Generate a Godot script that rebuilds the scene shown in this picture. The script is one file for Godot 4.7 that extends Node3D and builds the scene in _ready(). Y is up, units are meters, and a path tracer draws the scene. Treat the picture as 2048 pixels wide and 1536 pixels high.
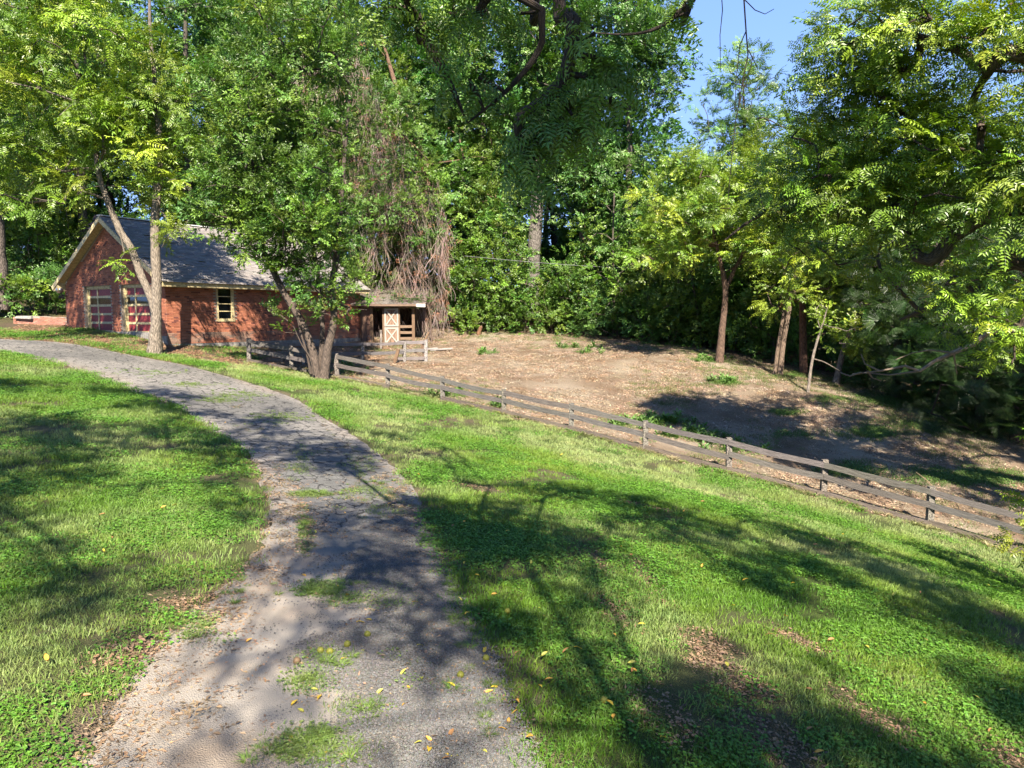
extends Node3D
# A brick garage, a paddock fence and a wooded edge on a slope. y up, metres; the camera stands 2.8 m above the near end of the drive.

const F := 1420.0          # focal length of the lens in pixels of a 2048-pixel-wide picture
const PITCH := 0.09599
const CAM_Y := 2.8
const SUN := Vector3(0.1125, 0.6947, 0.7105)   # towards the sun: behind the camera, a little to the right

var rng := RandomNumberGenerator.new()
var taken := {}
var M := {}
var SPRAY := {}
var HG := PackedFloat32Array()
var DG := PackedFloat32Array()
var n1 := FastNoiseLite.new()
var n2 := FastNoiseLite.new()

class MB:
	var v := PackedVector3Array()
	var n := PackedVector3Array()
	var c := PackedColorArray()
	var uv := PackedVector2Array()
	var ix := PackedInt32Array()
	func vert(p: Vector3, nn: Vector3, col: Color, t := Vector2.ZERO) -> int:
		v.append(p); n.append(nn); c.append(col); uv.append(t)
		return v.size() - 1
	func tri(a: Vector3, b: Vector3, d: Vector3, col := Color.WHITE) -> void:
		var nn := (d - a).cross(b - a).normalized()
		var k := v.size()
		v.append(a); v.append(b); v.append(d)
		for q in 3:
			n.append(nn); c.append(col); uv.append(Vector2.ZERO); ix.append(k + q)
	func quad(a: Vector3, b: Vector3, d: Vector3, e: Vector3, col := Color.WHITE, u0 := Vector2.ZERO, u1 := Vector2.ONE) -> void:
		var nn := (d - a).cross(b - a).normalized()
		var k := v.size()
		v.append(a); v.append(b); v.append(d); v.append(e)
		uv.append(u0); uv.append(Vector2(u0.x, u1.y)); uv.append(u1); uv.append(Vector2(u1.x, u0.y))
		for q in 4:
			n.append(nn); c.append(col)
		for q in [0, 1, 2, 0, 2, 3]:
			ix.append(k + q)
	# a block with eight free corners: p[0..3] the low ring, p[4..7] the high ring above it, both counter-clockwise seen from above
	func block(p: Array, col := Color.WHITE, du := Vector2(1, 1), off := Vector2.ZERO) -> void:
		var o := off + du
		quad(p[4], p[7], p[6], p[5], col, off, o)
		quad(p[0], p[1], p[2], p[3], col, off, o)
		quad(p[0], p[4], p[5], p[1], col, off, o)
		quad(p[1], p[5], p[6], p[2], col, off, o)
		quad(p[2], p[6], p[7], p[3], col, off, o)
		quad(p[3], p[7], p[4], p[0], col, off, o)
	func box(lo: Vector3, hi: Vector3, col := Color.WHITE, du := Vector2(1, 1), off := Vector2.ZERO) -> void:
		block([Vector3(lo.x, lo.y, hi.z), Vector3(hi.x, lo.y, hi.z), Vector3(hi.x, lo.y, lo.z), Vector3(lo.x, lo.y, lo.z),
			Vector3(lo.x, hi.y, hi.z), Vector3(hi.x, hi.y, hi.z), Vector3(hi.x, hi.y, lo.z), Vector3(lo.x, hi.y, lo.z)], col, du, off)
	# a bar of rectangular section from a to b
	func bar(a: Vector3, b: Vector3, w: float, t: float, up := Vector3.UP, col := Color.WHITE, off := Vector2.ZERO) -> void:
		var x := (b - a).normalized()
		var z := x.cross(up).normalized()
		var y := z.cross(x).normalized()
		var q := y * w * 0.5
		var r := z * t * 0.5
		var l := (b - a).length()
		block([a - q + r, b - q + r, b - q - r, a - q - r, a + q + r, b + q + r, b + q - r, a + q - r], col, Vector2(l, 1), off)
	func tube(pts: PackedVector3Array, rad: PackedFloat32Array, sides: int, col := Color.WHITE) -> void:
		var k := v.size()
		var side := Vector3.RIGHT
		var m := pts.size()
		var run := 0.0
		for i in m:
			var t := (pts[mini(i + 1, m - 1)] - pts[maxi(i - 1, 0)]).normalized()
			var a := side - t * side.dot(t)
			if a.length_squared() < 0.01:
				a = t.cross(Vector3.FORWARD)
			a = a.normalized(); side = a
			var b := t.cross(a)
			if i > 0:
				run += (pts[i] - pts[i - 1]).length()
			for j in sides + 1:
				var g := TAU * j / sides
				var d := a * cos(g) + b * sin(g)
				v.append(pts[i] + d * rad[i]); n.append(d); c.append(col); uv.append(Vector2(float(j) / sides, run))
		for i in m - 1:
			for j in sides:
				var p := k + i * (sides + 1) + j
				var q := p + sides + 1
				ix.append(p); ix.append(q); ix.append(q + 1); ix.append(p); ix.append(q + 1); ix.append(p + 1)
	func mesh(mat: Material) -> ArrayMesh:
		var a := []
		a.resize(Mesh.ARRAY_MAX)
		a[Mesh.ARRAY_VERTEX] = v; a[Mesh.ARRAY_NORMAL] = n; a[Mesh.ARRAY_COLOR] = c; a[Mesh.ARRAY_TEX_UV] = uv; a[Mesh.ARRAY_INDEX] = ix
		var am := ArrayMesh.new()
		am.add_surface_from_arrays(Mesh.PRIMITIVE_TRIANGLES, a)
		am.surface_set_material(0, mat)
		return am

func numbered(parent: Node, called: String) -> String:
	var key := str(parent.get_instance_id()) + called
	var k: int = taken.get(key, 0)
	taken[key] = k + 1
	return called if k == 0 else "%s_%03d" % [called, k]
func tag(o: Node, label: String, category: String, group := "", kind := "") -> void:
	if label: o.set_meta("label", label)
	if category: o.set_meta("category", category)
	if group: o.set_meta("group", group)
	if kind: o.set_meta("kind", kind)
func thing(called: String, label: String, category: String, at := Vector3.ZERO, group := "") -> Node3D:
	var o := Node3D.new()
	o.name = numbered(self, called)
	add_child(o)
	o.position = at
	tag(o, label, category, group)
	return o
func part(called: String, parent: Node, mesh: Mesh, at := Vector3.ZERO, basis := Basis.IDENTITY) -> MeshInstance3D:
	var o := MeshInstance3D.new()
	o.name = numbered(parent, called)
	o.mesh = mesh
	o.transform = Transform3D(basis, at)
	parent.add_child(o)
	return o
func copies(called: String, parent: Node, mesh: Mesh, buf: PackedFloat32Array, at := Vector3.ZERO) -> MultiMeshInstance3D:
	var mm := MultiMesh.new()
	mm.transform_format = MultiMesh.TRANSFORM_3D
	mm.use_colors = true
	mm.mesh = mesh
	mm.instance_count = buf.size() / 16
	mm.buffer = buf
	var o := MultiMeshInstance3D.new()
	o.name = numbered(parent, called)
	o.multimesh = mm
	o.position = at
	parent.add_child(o)
	return o
func put(buf: PackedFloat32Array, x: Vector3, y: Vector3, z: Vector3, o: Vector3, c: Color) -> void:
	buf.append(x.x); buf.append(y.x); buf.append(z.x); buf.append(o.x)
	buf.append(x.y); buf.append(y.y); buf.append(z.y); buf.append(o.y)
	buf.append(x.z); buf.append(y.z); buf.append(z.z); buf.append(o.z)
	buf.append(c.r); buf.append(c.g); buf.append(c.b); buf.append(1.0)
func rf(a: float, b: float) -> float:
	return rng.randf_range(a, b)
func rv() -> Vector3:
	return Vector3(rng.randf() - 0.5, rng.randf() - 0.5, rng.randf() - 0.5) * 2.0
func jig(c: Color, s: float) -> Color:
	var k := 1.0 + rf(-s, s)
	return Color(c.r * k * (1.0 + rf(-s, s) * 0.35), c.g * k, c.b * k * (1.0 + rf(-s, s) * 0.35))

# a spot seen at pixel (u, v) of the photograph, so many metres in front of the camera
func W(u: float, v: float, depth: float) -> Vector3:
	var y := (768.0 - v) / F
	var dy := y * cos(PITCH) - sin(PITCH)
	var dz := cos(PITCH) + y * sin(PITCH)
	return Vector3((u - 1024.0) / F / dz * depth, CAM_Y + dy / dz * depth, -depth)
# the same on the ground
func G(u: float, v: float) -> Vector3:
	var last := 2.0
	var d := 2.0
	while d < 90.0:
		var p := W(u, v, d)
		if p.y < h(p.x, p.z):
			for k in 14:
				var m := (last + d) * 0.5
				p = W(u, v, m)
				if p.y < h(p.x, p.z): d = m
				else: last = m
			p.y = h(p.x, p.z)
			return p
		last = d
		d *= 1.04
	return W(u, v, 90.0)

# ---- terrain: a thin plate through measured spots (x, z, height)
const SPOTS := [
	[-1.2, -4.2, 0.0], [-1.5, -6.0, -0.05], [-2.0, -8.7, -0.1], [-3.0, -12.5, -0.04], [-4.9, -17.0, 0.17], [-7.7, -21.5, 0.55], [-11.0, -25.0, 1.05],
	[-15.7, -27.0, 1.5], [-20.9, -29.0, 1.75], [-30.0, -33.0, 2.4], [-6.0, -8.0, 0.3], [-8.5, -12.0, 0.5], [-12.5, -18.5, 1.0], [-12.0, -6.0, 0.9], [-20.0, -15.0, 1.7],
	[-10.9, -29.3, 0.85], [-8.78, -28.06, 0.62], [-6.66, -26.85, 0.42], [-4.46, -25.64, 0.17], [-2.37, -24.42, -0.16], [-0.3, -23.21, -0.43], [1.88, -22.0, -0.8], [4.04, -20.78, -1.2],
	[6.17, -19.57, -1.6], [8.32, -18.35, -1.97], [10.61, -17.14, -2.45], [12.7, -15.93, -2.9], [14.8, -14.7, -3.3], [4.0, -5.2, -0.7], [7.6, -10.5, -1.55], [1.5, -13.0, -0.6],
	[0.0, 6.0, 0.0], [8.0, 4.0, -1.5], [-8.0, 4.0, 0.6], [-4.04, -33.0, 0.72], [-0.5, -33.0, 0.7], [-6.4, -39.0, 1.33], [-3.7, -42.0, 1.9], [7.4, -38.0, 1.24], [9.7, -33.0, 0.63],
	[11.6, -31.0, 0.2], [11.8, -28.0, -0.19], [14.2, -31.0, -0.1], [16.1, -22.0, -1.75], [5.3, -27.0, -0.35], [22.0, -25.0, -2.2], [20.0, -18.0, -2.9], [32.0, -30.0, -2.8], [26.0, -40.0, -0.8],
	[-20.0, -50.0, 5.0], [0.0, -55.0, 3.6], [15.0, -50.0, 1.8], [-42.0, -45.0, 5.0], [32.0, -62.0, 1.0], [0.0, -80.0, 6.0], [-14.5, -30.0, 1.6], [-19.0, -33.0, 2.08], [-23.0, -35.5, 2.35], [-8.3, -39.0, 1.42],
	[-17.3, -28.8, 1.78], [20.0, 0.0, -3.4], [-20.0, 0.0, 1.6]]
const HX := -60.0
const HZ := -90.0
const HN := 241
const HM := 209
func kern(r2: float) -> float:
	return 0.0 if r2 < 1e-9 else 0.5 * r2 * log(r2)
func terrain() -> void:
	var m := SPOTS.size()
	var q := m + 3
	var a := []
	for i in q:
		var row := PackedFloat64Array()
		row.resize(q + 1)
		a.append(row)
	for i in m:
		for j in m:
			var dx: float = SPOTS[i][0] - SPOTS[j][0]
			var dz: float = SPOTS[i][1] - SPOTS[j][1]
			a[i][j] = kern(dx * dx + dz * dz)
		a[i][i] += 1.2
		a[i][m] = 1.0; a[i][m + 1] = SPOTS[i][0]; a[i][m + 2] = SPOTS[i][1]
		a[m][i] = 1.0; a[m + 1][i] = SPOTS[i][0]; a[m + 2][i] = SPOTS[i][1]
		a[i][q] = SPOTS[i][2]
	for i in q:
		var best := i
		for j in range(i, q):
			if absf(a[j][i]) > absf(a[best][i]): best = j
		var t = a[i]; a[i] = a[best]; a[best] = t
		var ri: PackedFloat64Array = a[i]
		for j in q:
			if j != i:
				var rj: PackedFloat64Array = a[j]
				var k := rj[i] / ri[i]
				if k != 0.0:
					for l in range(i, q + 1):
						rj[l] -= k * ri[l]
					a[j] = rj
	var w := PackedFloat64Array()
	for i in q:
		w.append(a[i][q] / a[i][i])
	var sx := PackedFloat64Array()
	var sz := PackedFloat64Array()
	for s in SPOTS:
		sx.append(s[0]); sz.append(s[1])
	HG.resize(HN * HM)
	var coarse := PackedFloat64Array()   # every second sample is computed, the rest lie between
	var cn := (HN - 1) / 2 + 1
	var cm := (HM - 1) / 2 + 1
	for j in cm:
		for i in cn:
			var x := clampf(HX + i, -45.0, 40.0)
			var z := clampf(HZ + j, -85.0, 8.0)
			var s := w[m] + w[m + 1] * x + w[m + 2] * z
			for k in m:
				var dx := x - sx[k]
				var dz := z - sz[k]
				var r2 := dx * dx + dz * dz
				if r2 > 1e-9:
					s += w[k] * 0.5 * r2 * log(r2)
			coarse.append(s)
	for j in HM:
		for i in HN:
			var i0 := i / 2
			var j0 := j / 2
			var i1 := mini((i + 1) / 2, cn - 1)
			var j1 := mini((j + 1) / 2, cm - 1)
			HG[j * HN + i] = (coarse[j0 * cn + i0] + coarse[j0 * cn + i1] + coarse[j1 * cn + i0] + coarse[j1 * cn + i1]) * 0.25
func h(x: float, z: float) -> float:
	var fx := clampf((x - HX) * 2.0, 0.0, HN - 1.001)
	var fz := clampf((z - HZ) * 2.0, 0.0, HM - 1.001)
	var i := int(fx)
	var j := int(fz)
	fx -= i; fz -= j
	var k := j * HN + i
	return lerpf(lerpf(HG[k], HG[k + 1], fx), lerpf(HG[k + HN], HG[k + HN + 1], fx), fz)
func on(x: float, z: float) -> Vector3:
	return Vector3(x, h(x, z), z)
func up_at(x: float, z: float) -> Vector3:
	return Vector3(h(x - 0.5, z) - h(x + 0.5, z), 1.0, h(x, z - 0.5) - h(x, z + 0.5)).normalized()

# ---- where things are on the ground
const FX := -10.85
const FZ := -29.28
func beyond_fence(x: float, z: float) -> float:      # metres past the line of the long fence
	return (x - FX) * 0.4974 - (z - FZ) * 0.8675
const WOOD := [[-60.0, -52.0], [-26.0, -42.0], [-9.0, -43.5], [-4.0, -42.5], [3.0, -41.0], [8.0, -38.5], [12.0, -35.0], [16.0, -30.5], [20.0, -25.0], [26.0, -20.0], [40.0, -12.0]]
func in_wood(x: float, z: float) -> float:           # metres past the edge of the wood, along z
	for i in WOOD.size() - 1:
		if x <= WOOD[i + 1][0]:
			var t: float = clampf((x - WOOD[i][0]) / (WOOD[i + 1][0] - WOOD[i][0]), 0.0, 1.0)
			return lerpf(WOOD[i][1], WOOD[i + 1][1], t) - z
	return WOOD[-1][1] - z
const DX := -34.0
const DZ := -36.0
const DN := 181
const DM := 185
func drive_d(x: float, z: float) -> float:           # metres outside the edge of the drive, negative on it
	var fx := (x - DX) * 4.0
	var fz := (z - DZ) * 4.0
	if fx < 0.0 or fz < 0.0 or fx > DN - 1.01 or fz > DM - 1.01:
		return 9.0
	var i := int(fx)
	var j := int(fz)
	fx -= i; fz -= j
	var k := j * DN + i
	return lerpf(lerpf(DG[k], DG[k + 1], fx), lerpf(DG[k + DN], DG[k + DN + 1], fx), fz)

func _ready() -> void:
	var cam := Camera3D.new()
	cam.name = "camera"
	cam.fov = rad_to_deg(2.0 * atan(768.0 / F))
	cam.position = Vector3(0, CAM_Y, 0)
	cam.rotation.x = -PITCH
	cam.near = 0.1
	cam.far = 1500.0
	add_child(cam)
	cam.current = true
	var env := Environment.new()
	env.background_mode = Environment.BG_SKY
	var sky := Sky.new()
	var sm := ProceduralSkyMaterial.new()
	sm.sky_top_color = Color(0.23, 0.345, 0.56)
	sm.sky_horizon_color = Color(0.47, 0.58, 0.75)
	sm.sky_curve = 0.3
	sm.ground_bottom_color = Color(0.2, 0.22, 0.15)
	sm.ground_horizon_color = Color(0.45, 0.55, 0.6)
	sm.sun_angle_max = 30.0
	sm.energy_multiplier = 1.0
	sky.sky_material = sm
	env.sky = sky
	env.tonemap_mode = Environment.TONE_MAPPER_LINEAR
	env.tonemap_exposure = 3.6
	env.sdfgi_enabled = true
	env.ssao_enabled = true
	env.ssil_enabled = true
	var we := WorldEnvironment.new()
	we.environment = env
	add_child(we)
	var sun := DirectionalLight3D.new()
	sun.name = "sun"
	sun.light_energy = 1.6
	sun.light_color = Color(1.0, 0.955, 0.89)
	sun.light_angular_distance = 0.53
	sun.shadow_enabled = true
	add_child(sun)
	sun.look_at_from_position(SUN * 60.0, Vector3.ZERO, Vector3.UP)

	n1.seed = 5; n1.frequency = 0.35; n1.fractal_octaves = 3
	n2.seed = 8; n2.frequency = 0.16; n2.fractal_octaves = 4
	var t0 := Time.get_ticks_msec()
	materials()
	M.leaf_fallen = []
	for c in [[0.62, 0.42, 0.03], [0.55, 0.3, 0.04], [0.45, 0.42, 0.06], [0.3, 0.15, 0.05]]:
		var lm := leafmat(Color(0.6, 0.5, 0.2), 0.6)
		lm.albedo_color = lin(c[0], c[1], c[2])
		M.leaf_fallen.append(lm)
	terrain()
	drive_edges()
	sprays()
	tufts()
	print("prepared ", Time.get_ticks_msec() - t0)
	make_ground()
	make_garage()
	make_stable()
	make_fences()
	print("built ", Time.get_ticks_msec() - t0)
	wood()
	vines()
	near_trees()
	overhead()
	print("trees ", Time.get_ticks_msec() - t0)
	make_grass()
	small_things()
	print("done ", Time.get_ticks_msec() - t0)

# ---- materials: colours are linear reflectances
func lin(r: float, g: float, b: float) -> Color:
	return Color(r, g, b).linear_to_srgb()
func noise_bytes(size: int, freq: float, kind := FastNoiseLite.TYPE_SIMPLEX_SMOOTH, oct := 4, seed := 1, cell := -1, warp := 0.0) -> PackedByteArray:
	var f := FastNoiseLite.new()
	f.noise_type = kind; f.frequency = freq; f.fractal_octaves = oct; f.seed = seed
	if oct < 2: f.fractal_type = FastNoiseLite.FRACTAL_NONE
	if cell >= 0: f.cellular_return_type = cell
	if warp > 0.0:
		f.domain_warp_enabled = true; f.domain_warp_amplitude = warp; f.domain_warp_frequency = freq * 1.5
	return f.get_seamless_image(size, size).get_data()
func grey(size: int, b: PackedByteArray, lo: float, hi: float, pw := 1.0) -> ImageTexture:
	var lut := PackedByteArray()
	for i in 256:
		lut.append(int(clampf(lerpf(lo, hi, pow(i / 255.0, pw)), 0.0, 1.0) * 255.0))
	var o := PackedByteArray()
	o.resize(b.size())
	for i in b.size():
		o[i] = lut[b[i]]
	var im := Image.create_from_data(size, size, false, Image.FORMAT_L8, o)
	im.generate_mipmaps()
	return ImageTexture.create_from_image(im)
func plain(col: Color, rough := 0.85, tex: Texture2D = null, scale := 1.0, bump: Texture2D = null, depth := 0.0, vertex := true) -> StandardMaterial3D:
	var m := StandardMaterial3D.new()
	m.albedo_color = col
	m.roughness = rough
	m.metallic_specular = 0.4
	m.vertex_color_use_as_albedo = vertex
	if tex:
		m.albedo_texture = tex
	if tex or bump:
		m.uv1_triplanar = true; m.uv1_world_triplanar = true
		m.uv1_scale = Vector3.ONE * scale
	if bump:
		m.heightmap_enabled = true; m.heightmap_texture = bump; m.heightmap_scale = depth
	return m
func leafmat(back: Color, rough := 0.5) -> StandardMaterial3D:
	var m := plain(Color.WHITE, rough)
	m.metallic_specular = 0.55
	m.backlight_enabled = true
	m.backlight = back
	m.cull_mode = BaseMaterial3D.CULL_DISABLED
	return m
func materials() -> void:
	var soil_b := noise_bytes(512, 0.02, FastNoiseLite.TYPE_SIMPLEX_SMOOTH, 5, 3)
	var fine_b := noise_bytes(512, 0.12, FastNoiseLite.TYPE_SIMPLEX_SMOOTH, 3, 4)
	var soil := grey(512, soil_b, 0.6, 1.1)
	var fine := grey(512, fine_b, 0.55, 1.15)
	var fine_h := grey(512, fine_b, 0.0, 1.0)
	M.ground = plain(Color.WHITE, 0.95, fine, 0.9, fine_h, 5.0)
	M.dirt = plain(Color.WHITE, 0.95, grey(512, noise_bytes(512, 0.25, FastNoiseLite.TYPE_SIMPLEX_SMOOTH, 3, 14), 0.62, 1.1), 1.1, fine_h, 1.2)
	# cracked asphalt: speckle times crack lines filled with dark dirt
	var cr := noise_bytes(1024, 0.017, FastNoiseLite.TYPE_CELLULAR, 1, 9, FastNoiseLite.RETURN_DISTANCE2_SUB, 34.0)
	var cs := noise_bytes(1024, 0.045, FastNoiseLite.TYPE_CELLULAR, 1, 12, FastNoiseLite.RETURN_DISTANCE2_SUB, 8.0)
	var sp := noise_bytes(1024, 0.3, FastNoiseLite.TYPE_SIMPLEX_SMOOTH, 2, 5)
	var pt := noise_bytes(1024, 0.008, FastNoiseLite.TYPE_SIMPLEX_SMOOTH, 4, 6)
	var o := PackedByteArray()
	var hh := PackedByteArray()
	o.resize(cr.size()); hh.resize(cr.size())
	for i in cr.size():
		var e := cr[i] * 1.0
		var k := 1.0
		if e < 24.0 and pt[i] > 88: k = 0.22 + e * 0.0325
		if pt[i] > 132 and cs[i] < 18: k = minf(k, 0.45 + cs[i] * 0.03)
		o[i] = int(clampf((0.72 + (sp[i] - 128) * 0.0022 + (pt[i] - 128) * 0.0009) * k * 255.0 * 1.15, 0, 255))
		hh[i] = int(clampf(k * 200.0 + (sp[i] - 128) * 0.35, 0, 255))
	var im := Image.create_from_data(1024, 1024, false, Image.FORMAT_L8, o)
	im.generate_mipmaps()
	var ih := Image.create_from_data(1024, 1024, false, Image.FORMAT_L8, hh)
	M.asphalt = plain(Color.WHITE, 0.9, ImageTexture.create_from_image(im), 0.22, ImageTexture.create_from_image(ih), 2.0)
	# bark and weathered timber: grain runs along v / u
	var bk := noise_bytes(256, 0.03, FastNoiseLite.TYPE_SIMPLEX_SMOOTH, 4, 21)
	var bark := StandardMaterial3D.new()
	bark.albedo_texture = grey(256, bk, 0.45, 1.2)
	bark.vertex_color_use_as_albedo = true
	bark.roughness = 0.95
	bark.uv1_scale = Vector3(3, 0.7, 1)
	bark.heightmap_enabled = true; bark.heightmap_texture = grey(256, bk, 0, 1); bark.heightmap_scale = 2.5
	M.bark = bark
	var wd := noise_bytes(256, 0.05, FastNoiseLite.TYPE_SIMPLEX_SMOOTH, 4, 31)
	var timber := StandardMaterial3D.new()
	timber.albedo_texture = grey(256, wd, 0.4, 1.25)
	timber.vertex_color_use_as_albedo = true
	timber.roughness = 0.9
	timber.uv1_scale = Vector3(0.18, 1.6, 1)
	timber.heightmap_enabled = true; timber.heightmap_texture = grey(256, wd, 0, 1); timber.heightmap_scale = 1.0
	M.timber = timber
	M.brick = plain(Color.WHITE, 0.9, fine, 3.0)
	M.mortar = plain(lin(0.38, 0.32, 0.26), 0.95, fine, 1.6)
	M.shingle = plain(Color.WHITE, 0.92, fine, 2.2)
	M.cream = plain(lin(0.66, 0.54, 0.29), 0.6, soil, 0.8)
	M.white = plain(lin(0.68, 0.66, 0.60), 0.6, soil, 0.8)
	M.red = plain(lin(0.28, 0.04, 0.045), 0.5, soil, 0.9)
	M.concrete = plain(lin(0.30, 0.28, 0.25), 0.9, soil, 0.7, fine_h, 0.6)
	M.dark = plain(lin(0.02, 0.02, 0.02), 0.6)
	M.plank = plain(Color.WHITE, 0.9, fine, 1.2)
	M.metal = plain(lin(0.45, 0.45, 0.47), 0.35)
	M.metal.metallic = 0.9
	var g := StandardMaterial3D.new()
	g.albedo_color = Color(0.05, 0.06, 0.08, 0.45)
	g.transparency = BaseMaterial3D.TRANSPARENCY_ALPHA
	g.roughness = 0.05
	M.glass = g
	M.leaf = leafmat(Color(0.72, 0.77, 0.28), 0.42)
	M.grass = leafmat(Color(0.6, 0.7, 0.3), 0.6)
	M.dry = leafmat(Color(0.35, 0.3, 0.2), 0.8)
	M.twig = plain(Color.WHITE, 0.9)
	M.stone = plain(Color.WHITE, 0.85, fine, 4.0)
	M.husk = plain(Color.WHITE, 0.6, fine, 6.0)

# ---- leaves: each spray is a twig with its leaves, laid along +x with +y up
func leaf(b: MB, at: Vector3, dir: Vector3, up: Vector3, l: float, w: float, col: Color) -> void:
	var s := dir.cross(up).normalized() * w * 0.5
	var q := up * w * 0.16
	var m := at + dir * l * 0.42
	b.tri(at, m + s + q, at + dir * l - up * l * 0.08, col)
	b.tri(at, at + dir * l - up * l * 0.08, m - s + q, col)
func broadleaf(b: MB, at: Vector3, dir: Vector3, up: Vector3, l: float, w: float, col: Color) -> void:
	var s := dir.cross(up).normalized() * w * 0.5
	var a1 := at + dir * l * 0.3
	var a2 := at + dir * l * 0.65
	var t := at + dir * l - up * l * 0.12
	var q := up * w * 0.12
	b.tri(at, a1 + s + q, a2 + s * 0.8 + q, col)
	b.tri(at, a2 + s * 0.8 + q, t, col)
	b.tri(at, t, a2 - s * 0.8 + q, col)
	b.tri(at, a2 - s * 0.8 + q, a1 - s + q, col)
func stalk(b: MB, a: Vector3, e: Vector3, r: float, col: Color) -> void:
	var d := (e - a).normalized()
	var s := d.cross(Vector3.UP).normalized() * r
	b.tri(a + s, e, a - s, col)
	b.tri(a + Vector3.UP * r, e, a - Vector3.UP * r, col)
func frond(b: MB, at: Vector3, dir: Vector3, up: Vector3, l: float, pairs: int, ll: float, lw: float, droop: float) -> void:
	var p := at
	var d := dir
	var step := l / pairs
	var side := dir.cross(up).normalized()
	for i in pairs:
		d = (d - Vector3.UP * droop / pairs).normalized()
		var q := p + d * step
		stalk(b, p, q, 0.003, Color(0.8, 0.75, 0.5))
		p = q
		var uu := side.cross(d).normalized()
		for s in [-1.0, 1.0]:
			var k: float = 0.75 + 0.35 * sin(PI * (i + 0.7) / pairs)
			var dd: Vector3 = (side * s + d * 0.45 - uu * rf(0.0, 0.5) + rv() * 0.12).normalized()
			leaf(b, p, dd, (uu + rv() * 0.2).normalized(), ll * k * rf(0.85, 1.1), lw, Color.WHITE * rf(0.85, 1.15))
	leaf(b, p, d, side.cross(d).normalized(), ll, lw, Color.WHITE)
func sprays() -> void:
	for kind in ["pinnate", "walnut", "broad", "lance", "small", "conifer", "brown"]:
		SPRAY[kind] = []
		for k in 3:
			var b := MB.new()
			rng.seed = hash(kind) + k
			match kind:
				"pinnate", "walnut":
					for i in 5:
						var yaw := rf(-0.5, 0.5) + (i - 2) * 0.6
						var d := Vector3(cos(yaw), rf(-0.15, 0.45), sin(yaw)).normalized()
						var up := (Vector3.UP + rv() * 0.25 - d * d.y).normalized()
						if kind == "pinnate":
							frond(b, Vector3(rf(0, 0.12), 0, 0), d, up, rf(0.38, 0.5), 7, 0.12, 0.042, 0.55)
						else:
							frond(b, Vector3(rf(0, 0.1), 0, 0), d, up, rf(0.3, 0.42), 8, 0.085, 0.026, 1.4)
				"broad":
					stalk(b, Vector3.ZERO, Vector3(0.5, 0.05, 0), 0.006, Color(0.5, 0.4, 0.3))
					for i in 20:
						var t := pow(rng.randf(), 0.7)
						var a := rf(-1.5, 1.5)
						var d := Vector3(cos(a), rf(-0.45, 0.25), sin(a)).normalized()
						broadleaf(b, Vector3(t * 0.5, rf(-0.05, 0.08), rf(-0.06, 0.06)), d, (Vector3.UP + rv() * 0.45).normalized(), rf(0.1, 0.16), rf(0.07, 0.1), Color.WHITE * rf(0.8, 1.2))
				"lance":
					for j in 3:
						var e := Vector3(rf(0.35, 0.5), rf(-0.1, 0.15), (j - 1) * 0.22)
						stalk(b, Vector3.ZERO, e, 0.005, Color(0.5, 0.4, 0.3))
						for i in 14:
							var a := rf(-1.3, 1.3)
							var d := Vector3(cos(a), rf(-0.7, 0.3), sin(a)).normalized()
							leaf(b, e * rf(0.15, 1.0), d, (Vector3.UP + rv() * 0.5).normalized(), rf(0.08, 0.13), rf(0.03, 0.042), Color.WHITE * rf(0.8, 1.2))
				"small":
					for j in 3:
						var e := Vector3(rf(0.3, 0.5), rf(-0.1, 0.2), (j - 1) * 0.2)
						stalk(b, Vector3.ZERO, e, 0.005, Color(0.5, 0.4, 0.3))
						for i in 14:
							var a := rf(-1.6, 1.6)
							var d := Vector3(cos(a), rf(-0.5, 0.35), sin(a)).normalized()
							leaf(b, e * rf(0.1, 1.0), d, (Vector3.UP + rv() * 0.6).normalized(), rf(0.06, 0.1), rf(0.045, 0.06), Color.WHITE * rf(0.8, 1.2))
				"conifer":
					for j in 7:
						var a := (j - 3) * 0.3
						var d := Vector3(cos(a), -0.12, sin(a)).normalized()
						for i in 9:
							var p := d * (0.05 + i * 0.055)
							for s in [-1.0, 1.0]:
								leaf(b, p, (d * 0.8 + d.cross(Vector3.UP) * s - Vector3.UP * 0.1).normalized(), Vector3.UP, 0.075, 0.02, Color.WHITE * rf(0.8, 1.2))
				"brown":
					stalk(b, Vector3.ZERO, Vector3(0.45, -0.15, 0), 0.006, Color(0.6, 0.5, 0.45))
					for i in 16:
						var d := (rv() + Vector3(0.3, -0.8, 0)).normalized()
						leaf(b, Vector3(rf(0, 0.45), rf(-0.15, 0.05), rf(-0.1, 0.1)), d, rv().normalized(), rf(0.05, 0.1), rf(0.03, 0.06), Color.WHITE * rf(0.6, 1.3))
			SPRAY[kind].append(b.mesh(M.dry if kind == "brown" else M.leaf))

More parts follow.
